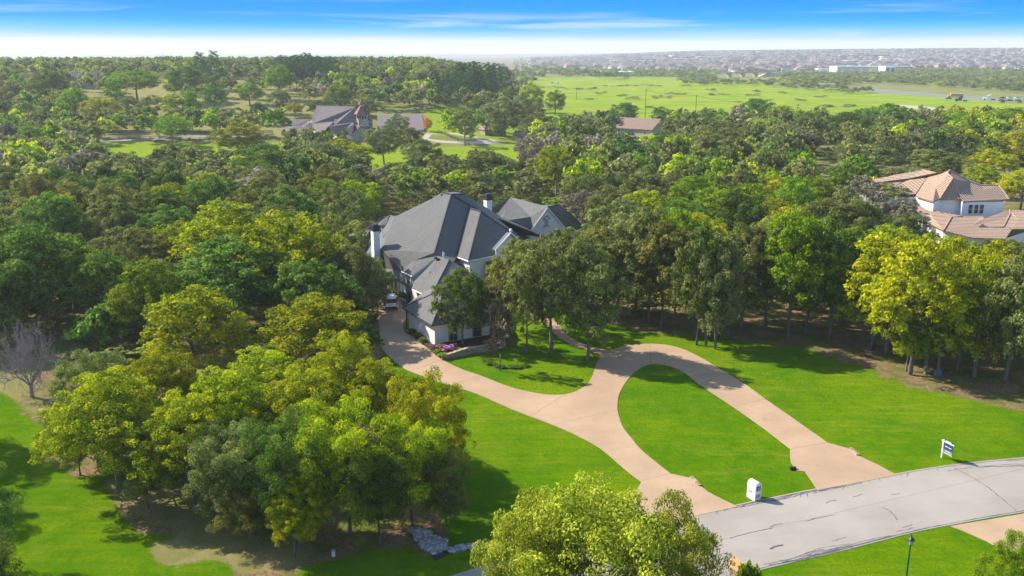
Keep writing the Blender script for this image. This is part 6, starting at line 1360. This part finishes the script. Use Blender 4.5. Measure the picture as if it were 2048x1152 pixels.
while y_ < 4700:
    x0, x1_ = 0.02*y_, 0.66*y_; x_ = x0+r4_.uniform(0, 18); step = 20
    while x_ < x1_:
        az = x_/y_; lim = 1720+700*max(0, 0.12-az)*8
        keep = y_ > lim+60*math.sin(x_*0.011) and r4_.random() < (0.93 if az > 0.14 else 0.45+2.5*max(0, az-0.02))
        if keep and not (y_ < 1860 and 0.34 < az < 0.47):
            yy = y_+12*math.sin(x_*0.013+row*0.4)+r4_.uniform(-3, 3); TOWN.append((x_+r4_.uniform(-3, 3), yy, float(ter(x_, yy)), r4_.choice((0, 0, 0, math.pi/2, 0.3, -0.25, math.pi))+r4_.uniform(-0.12, 0.12), r4_.uniform(13, 20), r4_.uniform(11, 14), r4_.choice((3.2, 3.4, 5.8, 6.0)), r4_.random()))
        x_ += r4_.uniform(17, 23)
    y_ += (38 if row % 2 else 26)*(1 if y_ < 2600 else 1.35); row += 1
TOWN = [t_ for t_ in TOWN if 1040 < pr(t_[0], t_[1], t_[2])[0] < 2085]
TOWN.sort(key=lambda t_: t_[1]); NEART, FART = TOWN[:288], TOWN[288:]
rfs = ('town_roof_a', 'town_roof_b', 'town_roof_c'); wls = ('town_wall_a', 'town_wall_b'); RN = ('grey brown', 'dark', 'tan'); WN_ = ('brick', 'pale stone')
base_mesh = {}
for i in range(3):
    for j in range(2):
        for two in (0, 1):
            b = MB(); he = 5.8 if two else 3.3; town_mb(b, 16, 12, he, he+4.6, True); base_mesh[(i, j, two)] = b.build('suburban_house', [M[wls[j]], M[rfs[i]]])
for t_ in NEART:
    i = min(2, int(t_[7]*3)); j = 1 if (t_[7]*7) % 1 < 0.4 else 0; two = 1 if t_[6] > 5 else 0; o = base_mesh[(i, j, two)].copy(); COL.objects.link(o)
    o.location = t_[:3]; o.rotation_euler = (0, 0, t_[3]); o.scale = (t_[4]/16, t_[5]/12, 1)
    tag(o, ('two storey ' if two else 'low ')+WN_[j]+' house with '+RN[i]+' roof, nearest rows of distant town', 'house', 'houses in the nearest rows of the distant town')
for o in base_mesh.values(): bpy.data.objects.remove(o)
b3 = [MB() for _ in range(6)]
for t_ in FART:
    i = min(2, int(t_[7]*3)); j = 1 if (t_[7]*7) % 1 < 0.4 else 0; town_mb(b3[i*2+j], t_[4]*1.1, t_[5]*1.1, t_[6], t_[6]+4.6, False, t_[:3], t_[3])
for k, b in enumerate(b3):
    o = b.build('distant_town', [M[wls[k % 2]], M[rfs[k//2]]]); o['kind'] = 'stuff'; tag(o, 'countless '+WN_[k % 2]+' houses with '+RN[k//2]+' roofs climbing the far slope', 'houses')
tt = {'O': [], 'S': []}
for _ in range(2600):
    y_ = math.sqrt(rs.uniform(1650**2, 5200**2)); x_ = rs.uniform(0.0, 0.64)*y_; tt[rs.choice('OS')].append((x_, y_, float(ter(x_, y_)), rs.uniform(4, 8.5), rs.uniform(6, 12)))
for k in range(70): q = P(rs.uniform(1380, 2060), rs.uniform(143, 147)); tt['O'].append((*q, rs.uniform(4, 7), rs.uniform(8, 14)))
LOW4 = [lowcrown(500+i, 60, 1.5, 'r') for i in range(4)]
for k, v in tt.items(): mass('town_trees', v, LM[k], NMS[k]+' trees scattered among the distant houses', 'trees', LOW4)
for k in range(26):   # big pale roofs in the town
    y_ = rs.uniform(2000, 4300); x_ = rs.uniform(0.05, 0.6)*y_; z_ = float(ter(x_, y_)); L = rs.uniform(40, 110); o = thing('large_building', (x_, y_, z_), 'large flat roofed pale building among the distant houses', 'building', 'large pale buildings in the distant town')
    MB().box((x_, y_, z_+4), (L, 40, 10), rs.uniform(-0.3, 0.3)).build('wall', M['beige'] if k % 3 else M['roof_pink'], o); MB().box((x_, y_, z_+9.2), (L+1, 41, 0.5), 0).build('roof', M['white'], o)

# ------------------------------------------------------------------ haze: one closed body of air round it all
b = MB(); b.add([(-9000, -200, -1.2), (9000, -200, -1.2), (9000, 7000, -1.2), (-9000, 7000, -1.2), (-9000, -200, 62), (9000, -200, 62), (9000, 7000, 62), (-9000, 7000, 62)], [(0, 3, 2, 1), (4, 5, 6, 7), (0, 1, 5, 4), (1, 2, 6, 5), (2, 3, 7, 6), (3, 0, 4, 7)])
m = bpy.data.materials.new('haze'); m.use_nodes = True; t = NT(m.node_tree)
v = t.n('ShaderNodeVolumePrincipled', ins={'Color': (0.86, 0.93, 1.0, 1), 'Density': 0.00014, 'Anisotropy': 0.2}); om = t.n('ShaderNodeOutputMaterial'); t.nt.links.new(v.outputs[0], om.inputs['Volume'])
hz = b.build('haze', m); hz['kind'] = 'stuff'; tag(hz, 'thin pale blue haze that veils the distance', 'haze')
S['photo'] = 'aerial view'
